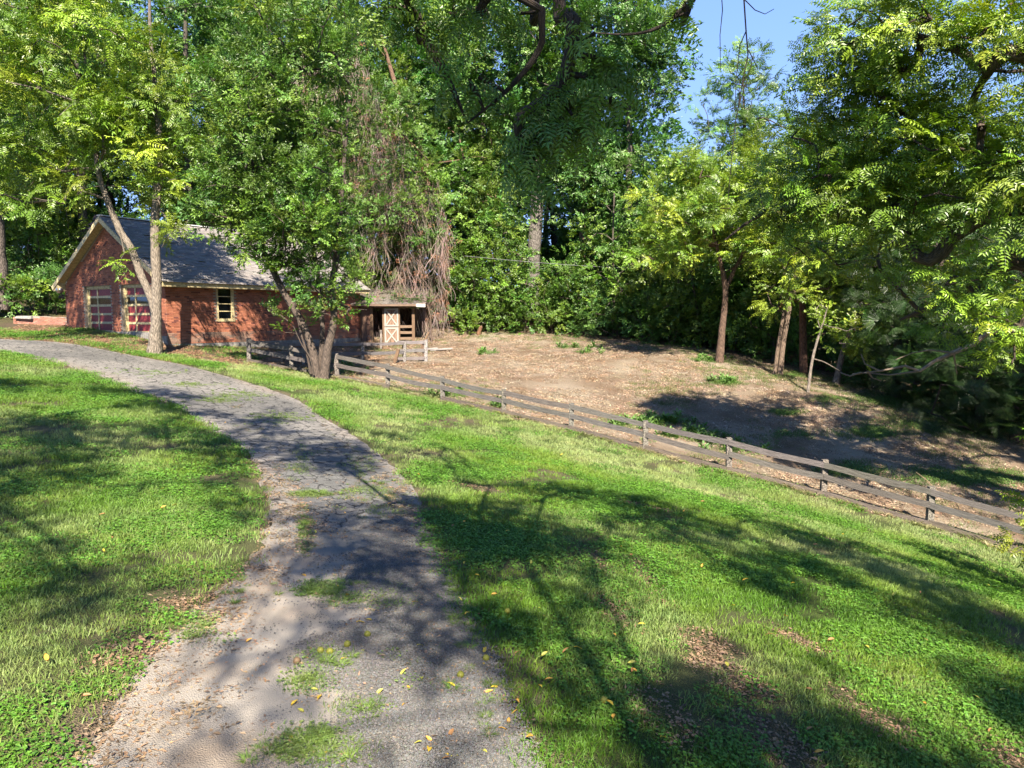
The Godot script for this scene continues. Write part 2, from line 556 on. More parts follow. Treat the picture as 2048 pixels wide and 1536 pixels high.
# ---- trees
func ell(c: Vector3, r: Vector3, n: int, cr: float, out: Array, low := -1.0) -> void:   # n leaf clumps spread through an ellipsoid, more of them near its skin
	var k := 0
	while k < n:
		var u := rv()
		if u.length() > 1.0 or u.length() < 0.05 or u.y < low: continue
		var s := pow(u.length(), 0.45)
		u = u.normalized() * s
		out.append([c + u * r, cr * rf(0.7, 1.3)])
		k += 1
func E(u: float, v: float, ru: float, rv_: float, depth: float, n: int, cr: float, out: Array, dz := -1.0) -> void:   # the same round the spot seen at (u, v)
	var k := depth / F
	ell(W(u, v, depth), Vector3(ru * k, rv_ * k, ru * k if dz < 0.0 else dz), n, cr, out)
func stem(pix: Array, depth: float, radii: Array) -> Dictionary:
	var p := PackedVector3Array()
	for q in pix:
		p.append(W(q[0], q[1], depth if q.size() < 3 else q[2]))
	return {"p": p, "r": PackedFloat32Array(radii)}
func smooth_stem(s: Dictionary) -> Dictionary:      # a rounder path through the same spots, with knots
	var c := Curve3D.new()
	var p: PackedVector3Array = s.p
	for i in p.size():
		var t := (p[mini(i + 1, p.size() - 1)] - p[maxi(i - 1, 0)]) * 0.17
		c.add_point(p[i], -t, t)
	var o := PackedVector3Array()
	var r := PackedFloat32Array()
	for i in p.size() - 1:
		for k in 4:
			o.append(c.sample(i, k / 4.0) + rv() * s.r[i] * 0.06)
			r.append(lerpf(s.r[i], s.r[i + 1], k / 4.0) * rf(0.95, 1.06))
	o.append(p[-1]); r.append(s.r[-1])
	return {"p": o, "r": r}
func tree(called: String, label: String, cat: String, group: String, base: Vector3, stems: Array, clumps: Array, o: Dictionary) -> Node3D:
	var root := thing(called, label, cat, base, group)
	var b := MB.new()
	var bark: Color = o.get("bark", Color(0.16, 0.12, 0.09))
	var P := PackedVector3Array()
	var par := PackedInt32Array()
	var cnt := PackedInt32Array()
	var own := PackedFloat32Array()      # radius of a stem's own spot, 0 on limbs
	for s in stems:
		var ss := smooth_stem(s)
		var loc := PackedVector3Array()
		for q in ss.p: loc.append(q - base)
		b.tube(loc, ss.r, o.get("sides", 9), bark)
		var from: float = o.get("from", 0.4)
		for i in loc.size():
			if i >= loc.size() * from and i % 2 == 0:
				P.append(loc[i]); par.append(-1); cnt.append(0); own.append(ss.r[i])
	var order := []
	for c in clumps:
		var q: Vector3 = c[0] - base
		var best := 1e9
		for i in P.size():
			best = minf(best, P[i].distance_squared_to(q))
		order.append([best, q, c[1]])
	order.sort_custom(func(a, d): return a[0] < d[0])
	for c in order:
		var q: Vector3 = c[1]
		var best := 1e9
		var at := -1
		for i in P.size():
			var cost: float = P[i].distance_to(q) + maxf(0.0, P[i].y - q.y) * o.get("droop_cost", 1.2) + (0.0 if own[i] > 0.0 else 0.25)
			if cost < best:
				best = cost; at = i
		if at < 0: break
		var d := P[at].distance_to(q)
		var mid := P[at].lerp(q, 0.5) + Vector3.UP * d * 0.07 + rv() * d * 0.07
		P.append(mid); par.append(at); cnt.append(0); own.append(0.0)
		P.append(q); par.append(P.size() - 2); cnt.append(0); own.append(0.0)
		var k := P.size() - 1
		while k >= 0:
			cnt[k] += 1
			k = par[k]
	var tw: float = o.get("twig", 0.014)
	for i in P.size():
		if par[i] >= 0:
			var ra := minf(tw * pow(cnt[i], 0.55) + 0.004, o.get("limb_max", 0.2))
			var rb := ra
			if own[par[i]] > 0.0: rb = minf(ra * 1.3, own[par[i]] * 0.9)
			else: rb = minf(tw * pow(cnt[par[i]], 0.55) + 0.004, o.get("limb_max", 0.2))
			b.tube(PackedVector3Array([P[par[i]], P[i]]), PackedFloat32Array([minf(rb, ra * 1.6), ra]), 5, bark)
	part("trunk", root, b.mesh(M.bark))
	var buf := PackedFloat32Array()
	var buf2 := PackedFloat32Array()
	var cols: Array = o.get("cols", [Color(0.09, 0.14, 0.02)])
	var dens: float = o.get("dens", 30.0)
	var sc: float = o.get("scale", 1.0)
	var flat: float = o.get("flat", 0.75)
	var droop: float = o.get("droop", 0.1)
	for c in order:
		var r: float = c[2]
		var col: Color = cols[rng.randi() % cols.size()]
		col = jig(col, 0.32)
		var nn := int(dens * r * r) + (3 if r > 0.25 else 2)
		for k in nn:
			var u := rv().normalized()
			if u.y < -0.3 and rng.randf() < 0.5: u.y = -u.y
			var pos: Vector3 = c[1] + u * Vector3(1, flat, 1) * r * pow(rng.randf(), 0.4)
			var x := (u + rv() * 0.5 + Vector3(0, 0.1 - droop, 0)).normalized()
			var y := (Vector3(0, 0.9, 0.25) + u * 0.5 + rv() * 0.65).normalized()
			var z := x.cross(y).normalized()
			y = z.cross(x)
			var s := sc * rf(0.6, 1.3)
			if o.has("leaf2") and rng.randf() < 0.4: put(buf2, x * s, y * s, z * s, pos, jig(col, 0.3))
			else: put(buf, x * s, y * s, z * s, pos, jig(col, 0.3))
	var kinds: Array = SPRAY[o.get("leaf", "broad")]
	tag(copies("crown", root, kinds[rng.randi() % kinds.size()], buf), "", "", "", "stuff")
	if buf2.size() > 0:
		var k2: Array = SPRAY[o.leaf2]
		tag(copies("crown", root, k2[rng.randi() % k2.size()], buf2), "", "", "", "stuff")
	return root
# a forest tree: a tall straight trunk, limbs from a third of the way up
func tall(called: String, label: String, group: String, x: float, z: float, top: float, wide: float, low: float, o: Dictionary, tr := 0.28) -> Node3D:
	var base := on(x, z) - Vector3(0, 0.15, 0)
	var lean := Vector3(rf(-0.06, 0.06), 1.0, rf(-0.06, 0.06)) * top
	var st := {"p": PackedVector3Array([base, base + Vector3.UP * 0.5, base + lean * 0.33, base + lean * 0.66 + rv() * 0.3, base + lean * 0.96]), "r": PackedFloat32Array([tr * 1.5, tr, tr * 0.8, tr * 0.5, 0.04])}
	var cl := []
	var cr: float = o.get("cr", 1.3)
	ell(base + lean * ((1.0 + low) * 0.5), Vector3(wide, top * (1.0 - low) * 0.5, wide), o.get("n", 34), cr, cl)
	o["from"] = 0.28
	return tree(called, label, "tree", group, base, [st], cl, o)
func bush(called: String, label: String, group: String, at: Vector3, r: Vector3, o: Dictionary) -> Node3D:
	var st := []
	for k in 4:
		var d := Vector3(rf(-0.5, 0.5) * r.x, r.y * rf(0.7, 1.2), rf(-0.5, 0.5) * r.z)
		st.append({"p": PackedVector3Array([at + Vector3(d.x * 0.15, -0.1, d.z * 0.15), at + d * 0.5 + rv() * 0.1, at + d]), "r": PackedFloat32Array([0.035, 0.025, 0.008])})
	var cl := []
	ell(at + Vector3.UP * r.y * 0.95, r, o.get("n", 16), o.get("cr", 0.55), cl)
	o["sides"] = 5; o["from"] = 0.2
	return tree(called, label, "shrub", group, at, st, cl, o)

# ---- ground, drive, grass
var left_edge := PackedVector3Array()
var right_edge := PackedVector3Array()
func drive_edges() -> void:
	var L := [[60, 1640], [180, 1480], [300, 1300], [450, 1170], [520, 1090], [528, 1000], [490, 910], [385, 832], [300, 793], [150, 737], [0, 703], [-260, 682], [-600, 668]]
	var R := [[1120, 1640], [1045, 1480], [985, 1320], [910, 1190], [862, 1080], [835, 985], [745, 893], [640, 828], [565, 785], [330, 722], [120, 684], [-120, 668], [-420, 655]]
	var cl := Curve3D.new()
	var cr := Curve3D.new()
	for i in L.size():
		cl.add_point(G(L[i][0], L[i][1]))
		cr.add_point(G(R[i][0], R[i][1]))
	for c in [cl, cr]:
		for i in c.point_count:
			var t: Vector3 = (c.get_point_position(mini(i + 1, c.point_count - 1)) - c.get_point_position(maxi(i - 1, 0))) * 0.17
			c.set_point_in(i, -t); c.set_point_out(i, t)
	for i in L.size() - 1:
		for k in 10:
			left_edge.append(cl.sample(i, k / 10.0)); right_edge.append(cr.sample(i, k / 10.0))
	DG.resize(DN * DM)
	var poly := PackedVector2Array()
	for p in left_edge: poly.append(Vector2(p.x, p.z))
	for i in range(right_edge.size() - 1, -1, -1): poly.append(Vector2(right_edge[i].x, right_edge[i].z))
	poly.append(Vector2(0.9, 3.0)); poly.append(Vector2(-2.6, 3.0))
	for j in DM:
		for i in DN:
			var q := Vector2(DX + i * 0.25, DZ + j * 0.25)
			var best := 1e9
			var k := 0
			while k < left_edge.size():
				best = minf(best, minf(Vector2(left_edge[k].x, left_edge[k].z).distance_squared_to(q), Vector2(right_edge[k].x, right_edge[k].z).distance_squared_to(q)))
				k += 2
			best = sqrt(best)
			DG[j * DN + i] = -best if Geometry2D.is_point_in_polygon(q, poly) else best
func ground_color(x: float, z: float) -> Color:
	var a := n1.get_noise_2d(x, z)
	var b := n2.get_noise_2d(x, z)
	var lawn := Color(0.075, 0.12, 0.015).lerp(Color(0.17, 0.13, 0.075), clampf(0.35 + a * 1.2, 0.0, 1.0))
	var pad := Color(0.37, 0.285, 0.195).lerp(Color(0.25, 0.165, 0.10), clampf(0.4 + a * 1.5 + b * 0.6, 0.0, 1.0)).lerp(Color(0.48, 0.40, 0.29), clampf(b * 2.2 + 0.1, 0.0, 1.0))
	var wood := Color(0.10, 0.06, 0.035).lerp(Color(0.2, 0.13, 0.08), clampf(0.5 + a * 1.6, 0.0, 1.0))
	var c := lawn
	var f := beyond_fence(x, z) + b * 1.2
	if x < FX + 1.0: f = minf(f, (x - FX) + 0.5 - maxf(0.0, -30.0 - z) * -0.6)
	c = c.lerp(pad, smoothstep(-0.15, 0.5, f))
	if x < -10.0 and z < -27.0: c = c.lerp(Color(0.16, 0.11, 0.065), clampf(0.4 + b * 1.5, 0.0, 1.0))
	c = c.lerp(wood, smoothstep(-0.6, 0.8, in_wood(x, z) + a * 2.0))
	c = c.lerp(Color(0.25, 0.18, 0.12), 0.8 * (1.0 - smoothstep(0.0, 0.35, absf(drive_d(x, z)) + b * 0.25)))
	return c
func axis(lo: float, hi: float, a: float, b: float, far: Array) -> PackedFloat32Array:
	var o := PackedFloat32Array()
	for i in range(far.size() - 1, -1, -1): o.append(lo - far[i])
	var x := lo
	while x < hi + 0.01:
		o.append(x)
		x += b if x >= -16.0 and x < 16.0 else a
	for f in far: o.append(hi + f)
	return o
func make_ground() -> void:
	var xs := axis(-44.0, 40.0, 0.8, 0.4, [3.0, 8.0, 20.0, 50.0, 120.0, 400.0])
	var zs := PackedFloat32Array()
	for f in [400.0, 120.0, 50.0, 20.0, 8.0, 3.0]: zs.append(-80.0 - f)
	var z := -80.0
	while z < 10.0:
		zs.append(z)
		z += 1.0 if z < -45.0 else 0.4 if z < -14.0 else 0.25
	for f in [3.0, 12.0, 40.0, 150.0, 400.0]: zs.append(10.0 + f)
	var b := MB.new()
	for j in zs.size():
		for i in xs.size():
			var x := xs[i]
			var zz := zs[j]
			var y := h(x, zz) + n2.get_noise_2d(x * 2.0, zz * 2.0) * 0.03
			if drive_d(x, zz) < -0.1: y -= 0.06
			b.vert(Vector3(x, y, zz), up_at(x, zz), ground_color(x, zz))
	var w := xs.size()
	for j in zs.size() - 1:
		for i in w - 1:
			var p := j * w + i
			for q in [p, p + 1, p + w + 1, p, p + w + 1, p + w]: b.ix.append(q)
	tag(part("ground", self, b.mesh(M.ground)), "", "", "", "structure")
	# the drive: cracked asphalt far off, worn to pale dirt and dark gravel near the camera
	var d := MB.new()
	var cols := 26
	for i in left_edge.size():
		for k in cols + 1:
			var t := float(k) / cols
			var e := rf(-0.06, 0.06) if k == 0 or k == cols else 0.0
			var p := left_edge[i].lerp(right_edge[i], t + e)
			var a := n1.get_noise_2d(p.x * 3.0, p.z * 3.0)
			var s := n2.get_noise_2d(p.x * 1.3 + 40.0, p.z * 1.3)
			p.y = h(p.x, p.z) + 0.012 + a * 0.012 - (0.06 if k == 0 or k == cols else 0.0)
			var asph := Color(0.175, 0.167, 0.152).lerp(Color(0.285, 0.265, 0.232), clampf(0.5 + s * 2.4 + a * 0.8, 0.0, 1.0))
			var patch := Color(0.17, 0.165, 0.152)
			var dirt := Color(0.37, 0.33, 0.275).lerp(Color(0.28, 0.22, 0.16), clampf(0.25 + a * 0.9 + s * 0.6, 0.0, 1.0))
			var gravel := Color(0.17, 0.16, 0.145)
			var near := smoothstep(-9.3, -7.6, p.z + a * 0.9 - t * 0.6)
			var c := asph.lerp(patch, 0.85 * (1.0 - smoothstep(0.34, 0.44, absf(t - 0.58) + s * 0.1)) * smoothstep(-16.5, -14.5, p.z + s * 2.0))
			c = c.lerp(dirt.lerp(gravel, smoothstep(0.48, 0.66, t + a * 0.22)), near)
			c = c.lerp(dirt, smoothstep(0.32, 0.5, absf(t - 0.5) + s * 0.1) * 0.75)
			d.vert(p, up_at(p.x, p.z), c)
	var ap := MB.new()
	for i in d.v.size(): ap.vert(d.v[i] + Vector3(0, 0.008, 0), d.n[i], d.c[i])
	for i in left_edge.size() - 1:
		for k in cols:
			var p := i * (cols + 1) + k
			var t := float(k) / cols
			var cut := -8.6 - t * 0.5 + n1.get_noise_2d(d.v[p].x * 2.0, 7.0) * 1.6
			for q in [p, p + cols + 1, p + cols + 2, p, p + cols + 2, p + 1]:
				if d.v[p].z > cut: ap.ix.append(q)
				else: d.ix.append(q)
	tag(part("driveway", self, d.mesh(M.asphalt)), "", "", "", "structure")
	tag(part("gravel_apron", self, ap.mesh(M.dirt)), "", "", "", "structure")
func blade(b: MB, at: Vector3, lean: Vector3, l: float, w: float, col: Color) -> void:
	var a := rng.randf() * TAU
	var s := Vector3(cos(a), 0, sin(a)) * w
	var m := at + Vector3(0, l * 0.6, 0) + lean * l * 0.35
	var t := at + Vector3(0, l * 0.85, 0) + lean * l
	b.tri(at - s, m - s * 0.8, m + s * 0.8, col * 0.9)
	b.tri(at - s, m + s * 0.8, at + s, col * 0.9)
	b.tri(m - s * 0.8, t, m + s * 0.8, col)
func tufts() -> void:
	SPRAY.tuft = []
	for k in 3:
		var b := MB.new()
		rng.seed = 400 + k
		for i in 34:
			var g := rng.randf() * TAU
			var r := sqrt(rng.randf()) * 0.13
			blade(b, Vector3(cos(g) * r, 0, sin(g) * r), rv() * Vector3(0.8, 0.1, 0.8), rf(0.035, 0.075), rf(0.0022, 0.004), Color.WHITE * rf(0.7, 1.25))
		SPRAY.tuft.append(b.mesh(M.grass))
	SPRAY.clover = []
	for k in 2:
		var b := MB.new()
		rng.seed = 500 + k
		for i in 30:
			var g := rng.randf() * TAU
			var r := sqrt(rng.randf()) * 0.14
			var at := Vector3(cos(g) * r, rf(0.015, 0.05), sin(g) * r)
			var up := (Vector3.UP + rv() * 0.35).normalized()
			var a0 := rng.randf() * TAU
			for q in 3:
				var a := a0 + q * TAU / 3.0
				var dd := Vector3(cos(a), 0, sin(a))
				broadleaf(b, at, (dd - up * dd.dot(up)).normalized(), up, rf(0.010, 0.016), 0.014, Color.WHITE * rf(0.75, 1.2))
		for i in 14:
			var g := rng.randf() * TAU
			blade(b, Vector3(cos(g) * rf(0, 0.12), 0, sin(g) * 0.1), rv() * Vector3(0.8, 0.1, 0.8), rf(0.03, 0.07), 0.0025, Color.WHITE * rf(0.7, 1.1))
		SPRAY.clover.append(b.mesh(M.grass))
	SPRAY.bunch = []
	var bn := MB.new()
	rng.seed = 610
	for i in 46:
		var g := rng.randf() * TAU
		blade(bn, Vector3(cos(g), 0, sin(g)) * rf(0.0, 0.05), Vector3(cos(g), 0, sin(g)) * rf(0.5, 2.2), rf(0.05, 0.1), rf(0.003, 0.0055), Color.WHITE * rf(0.7, 1.25))
	SPRAY.bunch.append(bn.mesh(M.grass))
	SPRAY.weed = []
	var w := MB.new()
	rng.seed = 600
	for i in 26:
		var g := rng.randf() * TAU
		var d := Vector3(cos(g), rf(0.3, 1.4), sin(g)).normalized()
		broadleaf(w, Vector3(cos(g), 0, sin(g)) * rf(0, 0.06) + Vector3(0, rf(0, 0.16), 0), d, (Vector3.UP + rv() * 0.3).normalized(), rf(0.09, 0.17), rf(0.03, 0.05), Color.WHITE * rf(0.8, 1.2))
	SPRAY.weed.append(w.mesh(M.grass))
	SPRAY.litter = []
	for k in 2:
		var l := MB.new()
		rng.seed = 700 + k
		for i in 16:
			var p := Vector3(rf(-0.2, 0.2), rf(0.004, 0.02), rf(-0.2, 0.2))
			leaf(l, p, (rv() * Vector3(1, 0.25, 1)).normalized(), (Vector3.UP + rv() * 0.5).normalized(), rf(0.03, 0.085), rf(0.012, 0.04), Color.WHITE * rf(0.5, 1.5))
		for i in 8:
			var p := Vector3(rf(-0.2, 0.2), 0.01, rf(-0.2, 0.2))
			stalk(l, p, p + (rv() * Vector3(1, 0.1, 1)).normalized() * rf(0.06, 0.16), 0.0022, Color(1.4, 1.3, 1.1))
		SPRAY.litter.append(l.mesh(M.dry))
func in_view(x: float, z: float) -> bool:
	return z < -2.2 and absf(x) < -z * 0.78 + 1.8
func sow(buf: PackedFloat32Array, x: float, z: float, s: float, c: Color, sink := 0.0) -> void:
	var a := rng.randf() * TAU
	var up := up_at(x, z)
	var f := Vector3(cos(a), 0, sin(a))
	var side := f.cross(up).normalized()
	f = up.cross(side)
	put(buf, side * s, up * s, f * s, Vector3(x, h(x, z) + sink, z), c)
func make_grass() -> void:
	rng.seed = 77
	var g := [PackedFloat32Array(), PackedFloat32Array(), PackedFloat32Array(), PackedFloat32Array(), PackedFloat32Array()]   # three of grass, two of clover
	var lit := [PackedFloat32Array(), PackedFloat32Array()]
	var wd := PackedFloat32Array()
	var bare := []       # worn streaks of bare soil in the right lawn and beside the drive
	for q in [[1205, 1195, 1250, 1245, 0.16], [1270, 1120, 1330, 1210, 0.12], [1385, 1270, 1450, 1305, 0.22], [1300, 1395, 1370, 1465, 0.25], [1450, 1345, 1520, 1395, 0.2], [1530, 1450, 1590, 1520, 0.24], [1680, 1385, 1760, 1450, 0.16], [1430, 1340, 1390, 1290, 0.14], [1170, 1090, 1215, 1150, 0.1], [1780, 1450, 1800, 1470, 0.2], [2000, 1500, 2048, 1530, 0.25], [1560, 1260, 1640, 1310, 0.1], [330, 1195, 430, 1215, 0.25], [230, 1330, 300, 1290, 0.2], [900, 965, 980, 985, 0.25], [1250, 1005, 1330, 1020, 0.2]]:
		bare.append([G(q[0], q[1]), G(q[2], q[3]), q[4]])
		for k in 26:
			var p: Vector3 = bare[-1][0].lerp(bare[-1][1], rng.randf()) + rv() * Vector3(1, 0, 1) * q[4]
			sow(lit[k % 2], p.x, p.z, rf(0.4, 0.9), jig(Color(0.22, 0.14, 0.08), 0.35), 0.005)
	# the lawn, denser near the camera
	var z := -2.6
	while z > -34.0:
		var step := 0.062 + 0.0042 * -z
		var hw := -z * 0.78 + 1.8
		var x := -hw
		while x < hw:
			x += step * rf(0.6, 1.4)
			var zz := z + rf(-step, step) * 0.8
			var f := beyond_fence(x, zz)
			if f > 0.3 and x > FX: continue
			if x < FX and in_garage(x, zz): continue
			if x < FX and f > 6.0: continue
			var d := drive_d(x, zz)
			var a := n1.get_noise_2d(x, zz)
			var b := n2.get_noise_2d(x, zz)
			var ed := a * 0.35 + b * 0.15
			if d < ed * 0.6 - 0.02: continue
			if d < 0.5 + ed and rng.randf() < 0.35: continue
			var dry := clampf(0.16 + b * 1.4 + smoothstep(-6.0, -1.0, f) * 0.6 * (1.0 if x > FX else 0.3), 0.0, 1.0)
			if rng.randf() < dry * 0.25: continue
			if x < FX + 1.0 and zz < -27.5 and rng.randf() < 0.55 + b: continue
			var worn := false
			if zz > -15.0:
				for q in bare:
					var c0 := Geometry3D.get_closest_point_to_segment(Vector3(x, q[0].y, zz), q[0], q[1])
					if Vector2(c0.x - x, c0.z - zz).length() < q[2] * (1.0 + a * 1.2): worn = true
			if worn and rng.randf() < 0.85: continue
			# worn ruts that run down the slope beside the drive
			var rut := sin((x * 0.83 + zz * 0.55) * 2.4 + a * 2.0)
			if rut > 0.72 and n1.get_noise_2d(x * 0.6 + 70.0, zz * 0.6) > 0.03 and rng.randf() < 0.8: continue
			var green := Color(0.075, 0.185, 0.006).lerp(Color(0.15, 0.24, 0.018), clampf(0.5 + a, 0.0, 1.0))
			var c := green.lerp(Color(0.34, 0.39, 0.15), dry * rf(0.5, 1.0))
			var cl := clampf(0.35 + n1.get_noise_2d(x * 0.9 + 90.0, zz * 0.9) * 0.9 - dry * 0.4, 0.0, 0.85)
			var s := (0.85 + 0.035 * -zz) * rf(0.75, 1.2)
			if rng.randf() < cl: sow(g[3 + rng.randi() % 2], x, zz, s * 1.1, jig(Color(0.085, 0.205, 0.01), 0.3))
			else: sow(g[rng.randi() % 3], x, zz, s * (0.85 if dry > 0.5 else 1.05), jig(c, 0.25))
		z -= step
	# weeds in the cracks of the drive
	for q in [[640, 1180, 46, 14, 60], [640, 1325, 60, 20, 45], [620, 1370, 40, 18, 30], [630, 1500, 90, 40, 110], [720, 1420, 50, 20, 26], [625, 990, 40, 6, 50], [610, 1060, 6, 60, 40], [600, 930, 20, 40, 30], [740, 985, 60, 12, 40], [690, 1195, 60, 12, 26], [780, 1210, 40, 10, 14], [560, 835, 60, 12, 60],
			[440, 800, 70, 8, 60], [380, 770, 40, 5, 40], [300, 745, 90, 8, 40], [480, 790, 60, 8, 50], [760, 1000, 50, 50, 40], [720, 930, 40, 30, 30], [780, 1180, 60, 30, 12], [400, 1250, 60, 60, 30], [880, 1340, 80, 60, 14]]:
		for k in int(q[4]):
			var p := G(q[0] + rng.randfn(0, 0.5) * q[2], q[1] + rng.randfn(0, 0.5) * q[3])
			if drive_d(p.x, p.z) > 0.1: continue
			sow(g[rng.randi() % 5], p.x, p.z, rf(0.5, 1.1), jig(Color(0.13, 0.19, 0.04), 0.3))
	var bb := PackedFloat32Array()
	for q in [[640, 1180, 70, 20, 26], [665, 1325, 34, 14, 9], [610, 1360, 20, 12, 5], [640, 1495, 110, 40, 30], [735, 1415, 22, 12, 5], [630, 988, 44, 6, 18], [745, 966, 40, 6, 8], [680, 1200, 60, 12, 9], [608, 1075, 6, 46, 14], [720, 1172, 14, 6, 3], [560, 835, 70, 10, 16], [440, 800, 70, 8, 18], [380, 768, 40, 5, 10], [300, 742, 90, 8, 12], [480, 785, 60, 8, 14], [930, 1290, 40, 90, 16], [900, 1200, 30, 60, 12], [480, 1190, 40, 30, 8], [350, 1260, 60, 40, 12], [980, 1400, 30, 80, 14], [860, 1080, 16, 60, 10]]:
		for k in int(q[4]):
			var p := G(q[0] + rng.randfn(0, 0.5) * q[2], q[1] + rng.randfn(0, 0.5) * q[3])
			sow(bb, p.x, p.z, rf(0.3, 0.8), jig(Color(0.12, 0.19, 0.025), 0.35), 0.01)
	for k in 260:      # straw and grass standing along the fence
		var t := rng.randf() * 13.0
		var x := FX + 2.1167 * t - 0.06 + rng.randfn(0, 0.1)
		var zz := FZ + 1.2137 * t + 0.12 + rng.randfn(0, 0.12)
		if in_view(x, zz): sow(bb, x, zz, rf(0.9, 2.2), jig(Color(0.16, 0.2, 0.04).lerp(Color(0.36, 0.28, 0.16), rng.randf()), 0.3))
	tag(copies("grass", self, SPRAY.bunch[0], bb), "coarse grass bunches in the drive and along the fence", "grass", "", "stuff")
	# moss and small tufts in the long cracks
	for line in [[[520, 860], [548, 930], [575, 985], [600, 1015], [612, 1060], [606, 1110]], [[600, 985], [660, 992], [720, 975], [765, 968]], [[690, 880], [735, 940], [782, 988], [836, 1045]], [[712, 905], [722, 960], [705, 985], [740, 1010]], [[640, 840], [700, 905]], [[790, 950], [815, 1000], [835, 1060]], [[560, 1020], [566, 1080], [560, 1130]], [[500, 800], [470, 815], [430, 800]], [[420, 840], [500, 862], [560, 850]], [[560, 900], [640, 905], [700, 890]]]:
		for i in line.size() - 1:
			for k in 16:
				var t := rng.randf()
				var p := G(lerpf(line[i][0], line[i + 1][0], t) + rf(-5, 5), lerpf(line[i][1], line[i + 1][1], t) + rf(-3, 3))
				if drive_d(p.x, p.z) > 0.0: continue
				if k % 3 == 0: sow(lit[k % 2], p.x, p.z, rf(0.2, 0.5), jig(Color(0.2, 0.13, 0.07), 0.3), 0.014)
				else: sow(g[rng.randi() % 5], p.x, p.z, rf(0.3, 0.65), jig(Color(0.09, 0.12, 0.02), 0.3))
	# the paddock: sparse tufts and green patches
	for k in 12000:
		var x := rf(-9.0, 24.0)
		var zz := rf(-42.0, -13.0)
		var f := beyond_fence(x, zz)
		if f < 0.2 or in_wood(x, zz) > 0.3 or not in_view(x, zz): continue
		var b := n2.get_noise_2d(x * 0.6 + 15.0, zz * 0.6)
		var shade := smoothstep(4.0, 16.0, x)
		if b + shade * 0.3 < rf(0.05, 0.5): continue
		sow(g[rng.randi() % 3], x, zz, rf(1.0, 2.0), jig(Color(0.13, 0.17, 0.045), 0.3))
	for q in [[1290, 845, 90, 12, 150], [1390, 872, 60, 10, 110], [1480, 900, 60, 10, 40], [1570, 826, 25, 5, 40], [1750, 866, 40, 12, 130], [1450, 765, 30, 5, 50], [1420, 722, 40, 5, 50], [1580, 750, 50, 5, 60], [1700, 940, 60, 14, 90], [1940, 955, 110, 16, 260], [1800, 800, 90, 14, 200], [1900, 850, 110, 16, 200],
			[995, 810, 8, 5, 16], [975, 706, 20, 3, 20], [1170, 705, 20, 3, 16], [1150, 695, 60, 3, 30], [700, 738, 30, 8, 40], [900, 790, 60, 8, 40], [1660, 800, 30, 8, 30], [1600, 870, 60, 8, 30]]:
		for k in int(q[4]):
			var p := G(q[0] + rng.randfn(0, 0.55) * q[2], q[1] + rng.randfn(0, 0.55) * q[3])
			if k % 4 == 0 and q[0] < 1500: sow(wd, p.x, p.z, rf(0.8, 1.6), jig(Color(0.10, 0.20, 0.03), 0.25))
			else: sow(g[rng.randi() % 5], p.x, p.z, rf(1.2, 2.2), jig(Color(0.09, 0.17, 0.025), 0.25))
	# fallen leaves, straw and twigs
	for k in 60000:
		var x := rf(-12.0, 26.0)
		var zz := rf(-44.0, -12.0)
		if beyond_fence(x, zz) < -0.25 or not in_view(x, zz): continue
		if n1.get_noise_2d(x * 0.7, zz * 0.7) < rf(-0.7, 0.25): continue
		var c := Color(0.46, 0.375, 0.26).lerp(Color(0.18, 0.10, 0.05), pow(rng.randf(), 0.75))
		if in_wood(x, zz) > 0.0: c = c * 0.8
		sow(lit[k % 2], x, zz, rf(0.55, 1.25), jig(c, 0.45))
	for k in 5000:
		var x := rf(-24.0, -6.0)
		var zz := rf(-40.0, -25.0)
		if in_garage(x, zz) or drive_d(x, zz) < 0.0 or (zz > -27.0 and rng.randf() < 0.7): continue
		sow(lit[k % 2], x, zz, rf(0.8, 1.5), jig(Color(0.26, 0.15, 0.08), 0.35))
	for k in 1500:
		var p := left_edge[rng.randi() % 60].lerp(right_edge[rng.randi() % 60], rng.randf())
		if absf(drive_d(p.x, p.z)) > 0.6 and rng.randf() < 0.8: continue
		sow(lit[k % 2], p.x, p.z, rf(0.35, 0.8), jig(Color(0.24, 0.16, 0.09), 0.4), 0.012)
	var names := ["grass", "grass", "grass", "clover", "clover"]
	var labels := ["short lawn grass on the slope", "mown lawn grass on both sides of the drive", "lawn grass with dry pale tips", "low green clover in the lawn", "clover patches growing through the lawn"]
	for k in 5:
		tag(copies(names[k], self, SPRAY.tuft[k] if k < 3 else SPRAY.clover[k - 3], g[k]), labels[k], names[k], "", "stuff")
	tag(copies("weeds", self, SPRAY.weed[0], wd), "broad leaved weeds along the paddock fence", "weeds", "", "stuff")
	tag(copies("leaf_litter", self, SPRAY.litter[0], lit[0]), "dry brown leaves and straw over the paddock", "leaf litter", "", "stuff")
	tag(copies("leaf_litter", self, SPRAY.litter[1], lit[1]), "dead leaves and twigs strewn under the trees", "leaf litter", "", "stuff")
	# gravel on the near end of the drive
	var st := MB.new()
	rng.seed = 88
	for k in 14:
		var a := Vector3(rf(-0.1, 0.1), 0, rf(-0.1, 0.1))
		var r := rf(0.005, 0.012)
		var p := []
		for q in 5: p.append(a + Vector3(cos(q * TAU / 5.0), rf(-0.2, 0.2), sin(q * TAU / 5.0)) * r * rf(0.8, 1.2))
		for q in 5: st.tri(p[q], a + Vector3.UP * r * rf(0.7, 1.1), p[(q + 1) % 5], Color.WHITE * rf(0.6, 1.5))
	var gb := PackedFloat32Array()
